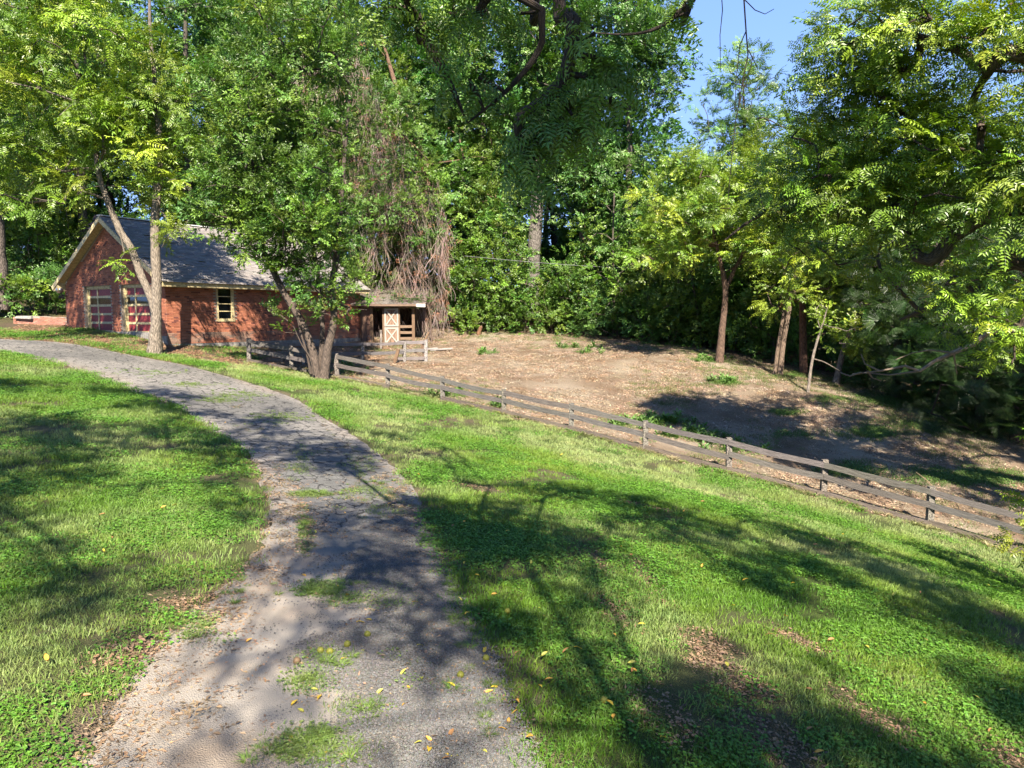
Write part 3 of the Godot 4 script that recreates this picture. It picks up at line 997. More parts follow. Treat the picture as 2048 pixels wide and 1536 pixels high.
	for k in 20000:
		var t := rng.randf()
		var i := rng.randi() % 46
		var p := left_edge[i].lerp(right_edge[i], t)
		if rng.randf() > smoothstep(0.45, 0.7, t + n1.get_noise_2d(p.x * 3.0, p.z * 3.0) * 0.3) * smoothstep(-10.5, -8.0, p.z) + 0.012: continue
		sow(gb, p.x, p.z, rf(0.45, 0.95), jig(Color(0.17, 0.165, 0.155), 0.35), 0.026)
	tag(copies("gravel", self, st.mesh(M.stone), gb), "loose dark gravel on the near end of the drive", "gravel", "", "stuff")

# ---- the garage. Its own axes: x along the side wall away from the camera, z out of the side wall; the doors are in the wall at x = 0
const GX := Vector3(0.566, 0, -0.824)
const GZ := Vector3(0.824, 0, 0.566)
const GO := Vector3(-14.54, 0, -30.0)
const GL := 11.0
const GW := 8.9
const FLOOR := 2.13
const EAVE := 4.5
const APEX := 7.22
func in_garage(x: float, z: float) -> bool:
	var d := Vector3(x, 0, z) - GO
	var a := d.dot(GX)
	var b := d.dot(GZ)
	return a > -0.1 and a < GL + 0.1 and b < 0.1 and b > -GW - 0.1
func roof_y(z: float) -> float:            # underside of the roof over the front wall
	return APEX - 0.16 - absf(z + GW * 0.5) * ((APEX - EAVE) / (GW * 0.5))
func bricks(parent: Node, face: String) -> void:
	var buf := PackedFloat32Array()
	rng.seed = hash(face)
	var y := 1.6
	var row := 0
	var long := GL if face == "side" else GW
	while y < APEX:
		var s := -0.105 if row % 2 == 0 else 0.0
		while s < long:
			var a := maxf(s + 0.005, 0.0)
			var b := minf(s + 0.205, long)
			s += 0.21
			if b - a < 0.03: continue
			var m := (a + b) * 0.5
			if face == "side":
				if y > EAVE - 0.06: break
				if y < 1.58: continue
				if b > WIN[0] and a < WIN[1] and y + 0.06 > WIN[2] and y < WIN[3]: continue
			else:
				if y + 0.06 > minf(roof_y(-a), roof_y(-b)) - 0.02: continue
				var cut := false
				for d in DOORS:
					if b > d[0] and a < d[1] and y < FLOOR + 2.04: cut = true
				if cut: continue
			var base := Color(0.46, 0.175, 0.095).lerp(Color(0.33, 0.115, 0.065), rng.randf())
			if rng.randf() < 0.12: base = Color(0.18, 0.065, 0.05)
			if rng.randf() < 0.1: base = Color(0.50, 0.19, 0.11)
			if y < 2.05 and face == "side": base = base.lerp(Color(0.3, 0.25, 0.19), clampf(0.25 + n1.get_noise_2d(m * 2.0, y * 4.0), 0.0, 0.6))
			var o := rf(0.0, 0.005)
			if face == "side": put(buf, Vector3(b - a, 0, 0), Vector3(0, 0.058, 0), Vector3(0, 0, 0.02), Vector3(m, y + 0.029, 0.004 + o), jig(base, 0.12))
			else: put(buf, Vector3(0, 0, b - a), Vector3(0, 0.058, 0), Vector3(-0.02, 0, 0), Vector3(-0.004 - o, y + 0.029, -m), jig(base, 0.12))
		y += 0.068
		row += 1
	var bm := MB.new()
	bm.box(Vector3.ONE * -0.5, Vector3.ONE * 0.5)
	tag(copies("bricks", parent, bm.mesh(M.brick), buf), "", "", "", "stuff")
const WIN := [2.36, 3.22, 2.6, 4.08]
const DOORS := [[1.25, 3.6], [4.55, 7.0]]
func make_garage() -> void:
	var t := thing("brick_garage", "red brick garage with grey shingle roof and two cream and red doors", "garage")
	t.transform = Transform3D(Basis(GX, Vector3.UP, GZ), GO)
	var th := 0.24
	# walls: a mortar core with the bricks standing out of it
	var w := MB.new()
	w.box(Vector3(0, 1.0, -th), Vector3(WIN[0], EAVE, 0))
	w.box(Vector3(WIN[1], 1.0, -th), Vector3(GL, EAVE, 0))
	w.box(Vector3(WIN[0], 1.0, -th), Vector3(WIN[1], WIN[2], 0))
	w.box(Vector3(WIN[0], WIN[3], -th), Vector3(WIN[1], EAVE, 0))
	var side := part("side_wall", t, w.mesh(M.mortar))
	bricks(side, "side")
	w = MB.new()
	var zs := [th, DOORS[0][0], DOORS[0][1], DOORS[1][0], DOORS[1][1], GW - th]
	for k in [0, 2, 4]:
		w.box(Vector3(0, 1.0, -zs[k + 1]), Vector3(th, FLOOR + 2.04, -zs[k]))
	w.box(Vector3(0, FLOOR + 2.04, -GW + th), Vector3(th, EAVE, -th))
	var gb := MB.new()
	for s in [0.0, GL - th]:     # the two gables
		var gm := w if s == 0.0 else gb
		var a := Vector3(s, EAVE - 0.002, -0.02)
		var b := Vector3(s, EAVE - 0.002, -GW + 0.02)
		var c := Vector3(s, roof_y(-GW * 0.5), -GW * 0.5)
		var e := Vector3(th, 0, 0)
		gm.tri(a, b, c); gm.tri(a + e, c + e, b + e)
		gm.quad(a, c, c + e, a + e); gm.quad(c, b, b + e, c + e)
	part("end_gable", t, gb.mesh(M.mortar))
	var front := part("front_wall", t, w.mesh(M.mortar))
	bricks(front, "front")
	w = MB.new()
	w.box(Vector3(0, 1.0, -GW), Vector3(GL, EAVE, -GW + th))
	part("rear_wall", t, w.mesh(M.brick))
	w = MB.new()
	w.box(Vector3(GL - th, 1.0, -GW + th), Vector3(GL, EAVE, -th))
	part("end_wall", t, w.mesh(M.mortar))
	w = MB.new()
	w.box(Vector3(th, FLOOR - 0.2, -GW + th), Vector3(GL - th, FLOOR - 0.02, -th))
	part("floor", t, w.mesh(M.concrete))
	w = MB.new()
	w.box(Vector3(0.0, 0.8, 0.0), Vector3(GL, 1.58, 0.035))
	w.box(Vector3(-0.05, 0.8, -0.9), Vector3(0.0, 1.95, 0.05))
	w.box(Vector3(-0.045, 0.8, -GW), Vector3(0.0, FLOOR - 0.05, -0.9))
	part("foundation", t, w.mesh(M.concrete))
	# roof: two slabs carrying courses of shingles, trimmed in cream boards
	var slope := (APEX - EAVE) / (GW * 0.5)
	var ov := 0.42
	var half := GW * 0.5 + ov
	for s: float in [1.0, -1.0]:
		var r := MB.new()
		var low := APEX - half * slope
		var x0 := -0.38
		var x1 := GL + 0.3
		var zc := -GW * 0.5
		var e := Vector3(0, -0.1, 0)
		var a := Vector3(x0, low, zc + s * half)
		var b := Vector3(x1, low, zc + s * half)
		var c := Vector3(x1, APEX, zc)
		var d := Vector3(x0, APEX, zc)
		var ring := [a + e, b + e, c + e, d + e, a, b, c, d]
		if s < 0.0: ring = [b + e, a + e, d + e, c + e, b, a, d, c]
		r.block(ring)
		var rp := part("roof_slope", t, r.mesh(M.plank))
		var buf := PackedFloat32Array()
		rng.seed = 900 + int(s)
		var dz := sqrt(1.0 + slope * slope)
		var along := Vector3(0, -slope, s).normalized()
		var nrm := Vector3(0, 1.0, s * slope).normalized()
		var q := 0.0
		var row := 0
		while q < half * dz + 0.05:
			var x := x0 - (0.14 if row % 2 else 0.0)
			while x < x1:
				var wd := rf(0.24, 0.34)
				var xa := maxf(x, x0 - 0.02)
				var xb := minf(x + wd - 0.008, x1 + 0.02)
				x += wd
				if xb - xa < 0.05: continue
				var k := rng.randf()
				var col := Color(0.36, 0.33, 0.305).lerp(Color(0.25, 0.225, 0.205), k)
				if rng.randf() < 0.1: col = Color(0.26, 0.235, 0.22)
				var lift := rf(0.0, 0.012)
				if rng.randf() < 0.015: lift = 0.05
				put(buf, Vector3(xb - xa, 0, 0), (nrm + along * 0.0) * 0.014, along * 0.2 + nrm * (0.012 + lift), Vector3((xa + xb) * 0.5, APEX, zc) + along * q + nrm * (0.012 + lift * 0.5), jig(col, 0.1))
			q += 0.14
			row += 1
		var bm := MB.new()
		bm.box(Vector3.ONE * -0.5, Vector3.ONE * 0.5)
		tag(copies("shingles", rp, bm.mesh(M.shingle), buf), "", "", "", "stuff")
		# eave board, soffit, rake boards and the boxed eave ends
		var f := MB.new()
		f.bar(Vector3(x0 + 0.02, low - 0.14, zc + s * (half + 0.012)), Vector3(x1 - 0.02, low - 0.14, zc + s * (half + 0.012)), 0.2, 0.025)
		part("eave_board", t, f.mesh(M.cream))
		f = MB.new()
		f.bar(Vector3(0.0, EAVE - 0.2, s * (GW * 0.5 + 0.04) + zc), Vector3(GL, EAVE - 0.2, s * (GW * 0.5 + 0.04) + zc), 0.2, 0.04)
		part("frieze_board", t, f.mesh(M.cream))
		f = MB.new()
		f.bar(Vector3(-0.1, low - 0.235, s * (GW * 0.5 + ov * 0.5) + zc), Vector3(GL, low - 0.235, s * (GW * 0.5 + ov * 0.5) + zc), 0.02, ov - 0.06)
		part("soffit", t, f.mesh(M.cream))
		for x in [x0 - 0.015, x1 + 0.015]:
			f = MB.new()
			var ra := Vector3(x, low - 0.13, zc + s * half)
			var rb := Vector3(x, APEX - 0.13, zc)
			f.bar(ra, rb, 0.2, 0.03)
			part("rake_board", t, f.mesh(M.cream))
		f = MB.new()
		f.bar(Vector3(-0.19, low - 0.15, zc + s * (half - 0.02)), Vector3(-0.19, APEX - 0.16, zc), 0.018, 0.34, Vector3(0, 1.0, s * slope).normalized())
		part("rake_soffit", t, f.mesh(M.cream))
		f = MB.new()   # boxed eave end: a wedge that closes the corner
		var z0: float = zc + s * half
		var z1: float = zc + s * (GW * 0.5 - 0.1)
		var p0 := Vector3(x0 + 0.01, low - 0.25, z0)
		var p1 := Vector3(x0 + 0.01, low - 0.25, z1)
		var p2 := Vector3(x0 + 0.01, low - 0.12 + absf(z0 - z1) * slope, z1)
		var p3 := Vector3(x0 + 0.01, low - 0.1, z0)
		var ex := Vector3(0.36, 0, 0)
		if s > 0: f.block([p1, p0, p0 + ex, p1 + ex, p2, p3, p3 + ex, p2 + ex])
		else: f.block([p0, p1, p1 + ex, p0 + ex, p3, p2, p2 + ex, p3 + ex])
		part("eave_end", t, f.mesh(M.cream))
	var rc := MB.new()
	rc.bar(Vector3(-0.4, APEX + 0.035, -GW * 0.5), Vector3(GL + 0.32, APEX + 0.035, -GW * 0.5), 0.03, 0.26)
	part("ridge_cap", t, rc.mesh(M.shingle))
	rng.seed = 31
	for k in 7:      # shingles that have lifted and curled along the far verge
		var s := MB.new()
		var q: float = [0.4, 0.7, 0.95, 1.6, 2.3, 2.5, 3.6][k]
		var p := Vector3(-0.36, APEX - q * slope + 0.08, -GW * 0.5 - q)
		s.bar(p, p + Vector3(rf(0.2, 0.4), rf(0.05, 0.3), rf(-0.25, 0.1)), 0.02, rf(0.2, 0.4), Vector3(0.2, 1, rf(-0.5, 0.2)), Color(0.055, 0.045, 0.045))
		part("curled_shingle", t, s.mesh(M.shingle))
	# sectional doors set back in their openings
	for d in DOORS:
		var door := Node3D.new()
		door.name = numbered(t, "garage_door")
		t.add_child(door)
		var xd := 0.17
		var top := FLOOR + 2.04
		var f := MB.new()
		f.box(Vector3(xd - 0.06, FLOOR - 0.08, -d[1]), Vector3(xd + 0.05, top, -d[1] + 0.09))
		f.box(Vector3(xd - 0.06, FLOOR - 0.08, -d[0] - 0.09), Vector3(xd + 0.05, top, -d[0]))
		f.box(Vector3(xd - 0.06, top - 0.1, -d[1] + 0.09), Vector3(xd + 0.05, top, -d[0] - 0.09))
		part("jamb", door, f.mesh(M.cream))
		var za: float = d[0] + 0.09
		var zb: float = d[1] - 0.09
		var y0 := FLOOR - 0.06
		var y1 := top - 0.1
		var rows := 5
		var split := lerpf(zb, za, 0.36)
		for k in rows + 1:
			var yy := lerpf(y0, y1, float(k) / rows)
			var rr := MB.new()
			rr.box(Vector3(xd, maxf(yy - 0.05, y0), -zb), Vector3(xd + 0.045, minf(yy + 0.05, y1), -za))
			part("rail", door, rr.mesh(M.cream))
		for zz in [za + 0.045, split, zb - 0.045]:
			var rr := MB.new()
			rr.box(Vector3(xd - 0.006, y0, -zz - 0.045), Vector3(xd + 0.04, y1, -zz + 0.045))
			part("stile", door, rr.mesh(M.cream))
		for k in rows:
			var ya := lerpf(y0, y1, float(k) / rows) + 0.05
			var yb := lerpf(y0, y1, (k + 1.0) / rows) - 0.05
			for c in [[za + 0.09, split - 0.045], [split + 0.045, zb - 0.09]]:
				var pn := MB.new()
				pn.box(Vector3(xd + 0.02, ya, -c[1]), Vector3(xd + 0.032, yb, -c[0]))
				part("pane" if k == 3 else "panel", door, pn.mesh(M.glass if k == 3 else M.red))
	# window in the side wall
	var win := Node3D.new()
	win.name = numbered(t, "window")
	t.add_child(win)
	var f := MB.new()
	f.box(Vector3(WIN[0], WIN[2], -0.1), Vector3(WIN[0] + 0.07, WIN[3], 0.025))
	f.box(Vector3(WIN[1] - 0.13, WIN[2], -0.1), Vector3(WIN[1], WIN[3], 0.03))
	f.box(Vector3(WIN[0] + 0.07, WIN[3] - 0.09, -0.1), Vector3(WIN[1] - 0.13, WIN[3], 0.026))
	f.box(Vector3(WIN[0] - 0.02, WIN[2] - 0.06, -0.1), Vector3(WIN[1] + 0.02, WIN[2] + 0.07, 0.05))
	part("window_frame", win, f.mesh(M.cream))
	for k in range(1, 4):
		var yy := lerpf(WIN[2] + 0.07, WIN[3] - 0.09, k / 4.0)
		f = MB.new()
		f.box(Vector3(WIN[0] + 0.07, yy - 0.018, -0.06), Vector3(WIN[1] - 0.13, yy + 0.018, -0.02))
		part("glazing_bar", win, f.mesh(M.cream))
	for k in 4:
		f = MB.new()
		f.box(Vector3(WIN[0] + 0.07, lerpf(WIN[2] + 0.07, WIN[3] - 0.09, k / 4.0) + 0.018, -0.05), Vector3(WIN[1] - 0.13, lerpf(WIN[2] + 0.07, WIN[3] - 0.09, (k + 1) / 4.0) - 0.018, -0.04))
		part("pane", win, f.mesh(M.glass))
	# flood lamp on the far corner of the front
	var g := func(p: Vector3) -> Vector3: return GO + GX * p.x + Vector3.UP * p.y + GZ * p.z
	var lp: Vector3 = g.call(Vector3(-0.15, 4.05, -GW + 0.05))
	var lamp := thing("flood_lamp", "round silver outdoor lamp with two black spot heads on the garage corner", "lamp", lp)
	var gl := MB.new()
	lathe(gl, [[0.0, 0.16], [0.09, 0.145], [0.17, 0.07], [0.19, 0.0], [0.17, -0.08], [0.1, -0.15], [0.0, -0.17]], 16)
	part("lamp_globe", lamp, gl.mesh(M.metal), Vector3(-0.12, 0, 0.0))
	var ar := MB.new()
	ar.tube(PackedVector3Array([Vector3(0.2, -0.3, 0), Vector3(0, -0.25, 0), Vector3(-0.1, -0.16, 0)]), PackedFloat32Array([0.03, 0.03, 0.03]), 7, Color.WHITE)
	part("bracket", lamp, ar.mesh(M.dark))
	for s in [-1.0, 1.0]:
		var sp := MB.new()
		lathe(sp, [[0.0, -0.12], [0.05, -0.11], [0.06, 0.0], [0.085, 0.1], [0.08, 0.12], [0.0, 0.1]], 10)
		part("spot_head", lamp, sp.mesh(M.dark), Vector3(-0.06 + s * 0.1, -0.36, s * 0.12), Basis(Vector3(0.3, 0, 1).normalized(), 1.3 * s))
	# low brick wall beyond the front corner, stone slab on its end
	var lw := thing("low_brick_wall", "low crumbling brick wall left of the garage", "wall", g.call(Vector3(-0.6, 0, -GW)))
	var wb := MB.new()
	var a0 := W(140, 657, 35.5)
	var a1 := W(36, 652, 35.5)
	for k in 6:
		var p := a0.lerp(a1, k / 6.0) - lw.position
		var q := a0.lerp(a1, (k + 1) / 6.0) - lw.position
		wb.bar(Vector3(p.x, p.y + 0.1, p.z), Vector3(q.x, q.y + 0.1, q.z), 1.0 + rf(-0.1, 0.1) - k * 0.06, 0.3)
	part("core", lw, wb.mesh(M.mortar))
	var buf := PackedFloat32Array()
	var ax := (a1 - a0) * Vector3(1, 0, 1)
	var al := ax.length()
	ax = ax.normalized()
	var az := ax.cross(Vector3.UP)
	if az.z < 0.0: az = -az
	for r in 8:
		var s := 0.0 if r % 2 else -0.1
		while s < al:
			s += 0.21
			if r > 6 - int(s * 0.7) + 1: continue
			var o := a0.lerp(a1, clampf(s / al, 0.0, 1.0)) - lw.position
			put(buf, ax * 0.2, Vector3(0, 0.06, 0), az * 0.34, Vector3(o.x, o.y + 0.0 + r * 0.07, o.z), jig(Color(0.42, 0.2, 0.14), 0.25))
	var bb := MB.new()
	bb.box(Vector3.ONE * -0.5, Vector3.ONE * 0.5)
	tag(copies("bricks", lw, bb.mesh(M.brick), buf), "", "", "", "stuff")
	var slab := thing("stone_slab", "pale stone slab lying on the end of the low wall", "stone", W(52, 634, 35.4))
	var sb := MB.new()
	sb.block([Vector3(-0.45, -0.06, 0.2), Vector3(0.4, -0.1, 0.25), Vector3(0.45, -0.08, -0.2), Vector3(-0.4, -0.06, -0.2), Vector3(-0.38, 0.05, 0.16), Vector3(0.36, 0.04, 0.2), Vector3(0.38, 0.06, -0.16), Vector3(-0.36, 0.06, -0.16)])
	part("slab", slab, sb.mesh(M.concrete))
	var rock := G(258, 668)
	var ro := thing("rock", "rounded tan rock lying by the garage doors", "rock", rock)
	var rm := MB.new()
	lathe(rm, [[0.0, -0.1], [0.24, -0.05], [0.28, 0.06], [0.2, 0.17], [0.08, 0.22], [0.0, 0.23]], 9, 0.2)
	part("stone", ro, rm.mesh(M.stone.duplicate()), Vector3.ZERO, Basis.from_scale(Vector3(1.2, 0.9, 0.8)))
	(ro.get_child(0) as MeshInstance3D).mesh.surface_get_material(0).albedo_color = lin(0.42, 0.25, 0.14)
func lathe(b: MB, prof: Array, sides: int, rough := 0.0) -> void:     # prof: [radius, height] from top to bottom or back
	var k := b.v.size()
	for i in prof.size():
		var p: Array = prof[i]
		var q: Array = prof[mini(i + 1, prof.size() - 1)]
		var o: Array = prof[maxi(i - 1, 0)]
		for j in sides + 1:
			var g := TAU * (j % sides) / sides
			var rr: float = p[0] * (1.0 + rough * sin(g * 2.0 + i) * 0.6 + rough * cos(g * 3.0 + i * 2.0) * 0.4)
			var d := Vector3(cos(g), 0, sin(g))
			var sl := Vector2(q[1] - o[1], -(q[0] - o[0]))
			var nn := (d * sl.x + Vector3.UP * sl.y)
			if nn.dot(d * p[0] + Vector3.UP * (p[1] - (prof[0][1] + prof[-1][1]) * 0.5)) < 0.0: nn = -nn
			b.vert(Vector3(d.x * rr, p[1], d.z * rr), nn.normalized() if nn.length() > 0.0001 else Vector3.UP, Color.WHITE)
	var down: bool = prof[-1][1] < prof[0][1]
	for i in prof.size() - 1:
		for j in sides:
			var p := k + i * (sides + 1) + j
			var q := p + sides + 1
			var t := [p, q, q + 1, p, q + 1, p + 1] if down else [p, q + 1, q, p, p + 1, q + 1]
			for x in t: b.ix.append(x)

# ---- the stable: a lean-to of planks with a white cross-braced half door
func make_stable() -> void:
	var t := thing("plank_stable", "small weathered plank stable with white cross-braced half door", "stable", Vector3(-6.5, 1.3, -39.0))
	t.rotation.y = 0.05
	rng.seed = 51
	var brown := Color(0.17, 0.10, 0.065)
	var add_plank := func(parent: Node, called: String, a: Vector3, b: Vector3, w: float, th: float, up: Vector3, col: Color) -> void:
		var m := MB.new()
		m.bar(a, b, w, th, up, col, Vector2(rng.randf(), rng.randf()))
		part(called, parent, m.mesh(M.timber))
	for k in 11:      # back wall and left side, plank by plank
		add_plank.call(t, "back_plank", Vector3(-1.6 + k * 0.31, -0.2, -2.9), Vector3(-1.6 + k * 0.31, 2.9, -2.9), 0.3, 0.03, Vector3.RIGHT, jig(brown * 0.8, 0.2))
	for k in 10:
		add_plank.call(t, "side_plank", Vector3(-1.75, -0.2, -0.05 - k * 0.3), Vector3(-1.75, 2.0 + k * 0.09, -0.05 - k * 0.3), 0.29, 0.03, Vector3.BACK, jig(Color(0.22, 0.11, 0.075), 0.2))
	for k in 10:
		add_plank.call(t, "side_plank", Vector3(1.05, -0.2, -0.15 - k * 0.3), Vector3(1.05, 2.0 + k * 0.09, -0.15 - k * 0.3), 0.29, 0.03, Vector3.BACK, jig(brown, 0.2))
	for k in 2:       # front left of the opening
		add_plank.call(t, "front_plank", Vector3(-1.58 + k * 0.28, -0.1, 0), Vector3(-1.58 + k * 0.28, 2.05, 0), 0.27, 0.03, Vector3.RIGHT, jig(Color(0.25, 0.14, 0.09), 0.15))
	add_plank.call(t, "header", Vector3(-1.75, 2.0, 0.03), Vector3(1.15, 1.98, 0.03), 0.18, 0.05, Vector3.UP, Color(0.26, 0.17, 0.11))
	for x in [-1.16, -0.5, 0.3, 1.1]:
		add_plank.call(t, "post", Vector3(x, -0.3, 0.02), Vector3(x, 2.05, 0.02), 0.15, 0.14, Vector3.RIGHT, Color(0.24, 0.15, 0.09))
	for y in [0.25, 0.58, 0.9]:
		add_plank.call(t, "rail", Vector3(0.37, y, 0.0), Vector3(1.03, y + rf(-0.03, 0.03), 0.0), 0.14, 0.03, Vector3.UP, Color(0.3, 0.2, 0.13))
	# half door
	var d := Node3D.new()
	d.name = "half_door"
	t.add_child(d)
	d.position = Vector3(-0.42, -0.05, 0.1)
	var whi := Color(0.52, 0.48, 0.41)
	for leafy in [[0.0, 0.92], [0.96, 1.95]]:
		var y0: float = leafy[0]
		var y1: float = leafy[1]
		add_plank.call(d, "door_panel", Vector3(0.33, y0, -0.02), Vector3(0.33, y1, -0.02), 0.68, 0.03, Vector3.RIGHT, Color(0.3, 0.19, 0.13))
		for y in [y0 + 0.05, y1 - 0.05]: add_plank.call(d, "door_rail", Vector3(0.05, y, 0.01), Vector3(0.62, y, 0.01), 0.09, 0.025, Vector3.UP, whi)
		for x in [0.0, 0.67]: add_plank.call(d, "door_stile", Vector3(x, y0, 0.01), Vector3(x, y1, 0.01), 0.09, 0.026, Vector3.RIGHT, whi)
		add_plank.call(d, "door_brace", Vector3(0.05, y0 + 0.09, 0.012), Vector3(0.62, y1 - 0.09, 0.012), 0.07, 0.02, Vector3.UP, whi)
		add_plank.call(d, "door_brace", Vector3(0.05, y1 - 0.09, 0.03), Vector3(0.62, y0 + 0.09, 0.03), 0.07, 0.02, Vector3.UP, whi)
	# roof of boards under brown litter
	for k in 12:
		var x := -2.05 + k * 0.335
		add_plank.call(t, "roof_board", Vector3(x, 2.1, 0.5), Vector3(x, 3.1, -3.1), 0.33, 0.05, Vector3.RIGHT, jig(Color(0.17, 0.14, 0.115), 0.25))
	add_plank.call(t, "fascia", Vector3(-2.15, 2.06, 0.53), Vector3(1.3, 2.06, 0.53), 0.1, 0.03, Vector3.UP, Color(0.28, 0.19, 0.13))
	add_plank.call(t, "fascia", Vector3(1.3, 2.06, 0.53), Vector3(1.8, 2.04, 0.53), 0.17, 0.035, Vector3.UP, Color(0.7, 0.67, 0.6))
	var buf := PackedFloat32Array()
	for k in 160:
		var u := rf(-2.1, 1.7)
		var v := rng.randf()
		var a := rng.randf() * TAU
		put(buf, Vector3(cos(a), 0, sin(a)), Vector3(0, 1, 0.28), Vector3(-sin(a), 0, cos(a)), Vector3(u, 2.14 + v * 1.0, 0.45 - v * 3.5), jig(Color(0.22, 0.15, 0.1), 0.35))
	tag(copies("roof_litter", t, SPRAY.litter[0], buf), "", "", "", "stuff")
	for q in [["wooden_post", "short pale upright post before the stable opening", 762, 692, 762, 660, 0.07], ["leaning_plank", "brown plank leaning beside the stable door", 728, 672, 758, 686, 0.06], ["leaning_plank", "dark plank propped at the right of the stable", 842, 684, 858, 664, 0.06], ["fence_stub", "broken leaning post stub beside the small gate", 788, 722, 797, 698, 0.1]]:
		var a := W(q[2], q[3], 36.5 if q[0] != "fence_stub" else 32.0)
		a.y = minf(a.y, h(a.x, a.z) + 0.25)
		var p := thing(q[0], q[1], "post" if q[0] != "leaning_plank" else "plank", a)
		var m := MB.new()
		m.bar(Vector3(0, -0.15, 0), W(q[4], q[5], -a.z) - a, q[6], q[6] * 1.4, Vector3(0, 0.3, 1), Color(0.42, 0.36, 0.3) if q[0] == "wooden_post" else Color(0.24, 0.15, 0.09))
		part("timber", p, m.mesh(M.timber))
	var wheel := thing("iron_hoop", "rusty iron hoop standing in weeds beside the stable", "hoop", W(737, 680, 37.0))
	var pts := PackedVector3Array()
	var rr := PackedFloat32Array()
	for k in 15:
		var g := PI * k / 14.0
		pts.append(Vector3(cos(g) * 0.17, sin(g) * 0.32 - 0.1, 0)); rr.append(0.018)
	var wm := MB.new()
	wm.tube(pts, rr, 6, Color(0.12, 0.1, 0.1))
	part("hoop", wheel, wm.mesh(M.twig))
	var k := 0
	for q in [[860, 681, 895, 680], [872, 677, 905, 676], [855, 686, 875, 687]]:
		var a := W(q[0], q[1], 36.0)
		a = on(a.x, -36.0)
		var b := W(q[2], q[3], 36.2)
		b = on(b.x, -36.2)
		var p := thing("loose_board", ["long grey board lying right of the stable", "upper board of the pile right of the stable", "short pale board lying before the pile"][k], "board", a, "boards lying by the stable")
		var m := MB.new()
		m.bar(Vector3(0, 0.06 + k * 0.03, 0), b - a + Vector3(0, 0.07 + k * 0.03, 0), 0.05, 0.16, Vector3(0, 1, 0.1), Color(0.48, 0.44, 0.4))
		part("timber", p, m.mesh(M.timber))
		k += 1

# ---- fences
func board(parent: Node, a: Vector3, b: Vector3, w: float, sag: float, col: Color) -> void:
	var m := MB.new()
	var segs := 6
	var dir := (b - a).normalized()
	var out := Vector3(-0.4974, 0, 0.8675)
	var seed2 := Vector2(rng.randf() * 5.0, rng.randf())
	var pa := []
	for i in segs + 1:
		var t := float(i) / segs
		var c := a.lerp(b, t) + Vector3.DOWN * sag * sin(PI * t) + rv() * Vector3(0.004, 0.006, 0.006)
		var ww := w * rf(0.94, 1.05) * 0.5
		pa.append([c + Vector3.DOWN * ww + out * 0.02, c + Vector3.DOWN * ww - out * 0.02, c + Vector3.UP * ww + out * 0.02, c + Vector3.UP * ww - out * 0.02])
	for i in segs:
		var p: Array = pa[i]
		var q: Array = pa[i + 1]
		var u := Vector2(i * 0.4, 0) + seed2
		var e := u + Vector2(0.4, 1)
		m.quad(p[0], p[2], q[2], q[0], col, u, Vector2(e.x, u.y + 1.0))
		m.quad(q[1], q[3], p[3], p[1], col, u, e)
		m.quad(p[2], p[3], q[3], q[2], col, u, e)
		m.quad(p[1], p[0], q[0], q[1], col, u, e)
	m.quad(pa[0][1], pa[0][3], pa[0][2], pa[0][0], col)
	m.quad(pa[segs][0], pa[segs][2], pa[segs][3], pa[segs][1], col)
	# grain lies along the board
	for i in m.uv.size(): pass
	part("board", parent, m.mesh(M.timber))
func post(parent: Node, p: Vector3, tall_: float, w: float, col: Color) -> void:
	var m := MB.new()
	var l := rv() * Vector3(0.05, 0, 0.05)
	m.block([p + Vector3(-w, -0.4, w * 0.8), p + Vector3(w, -0.4, w * 0.8), p + Vector3(w, -0.4, -w * 0.8), p + Vector3(-w, -0.4, -w * 0.8),
		p + l + Vector3(-w, tall_, w * 0.8), p + l + Vector3(w, tall_ - rf(0.0, 0.03), w * 0.8), p + l + Vector3(w, tall_ + rf(0.0, 0.02), -w * 0.8), p + l + Vector3(-w, tall_, -w * 0.8)], col, Vector2(1, 1), Vector2(rng.randf(), rng.randf()))
	part("post", parent, m.mesh(M.timber))
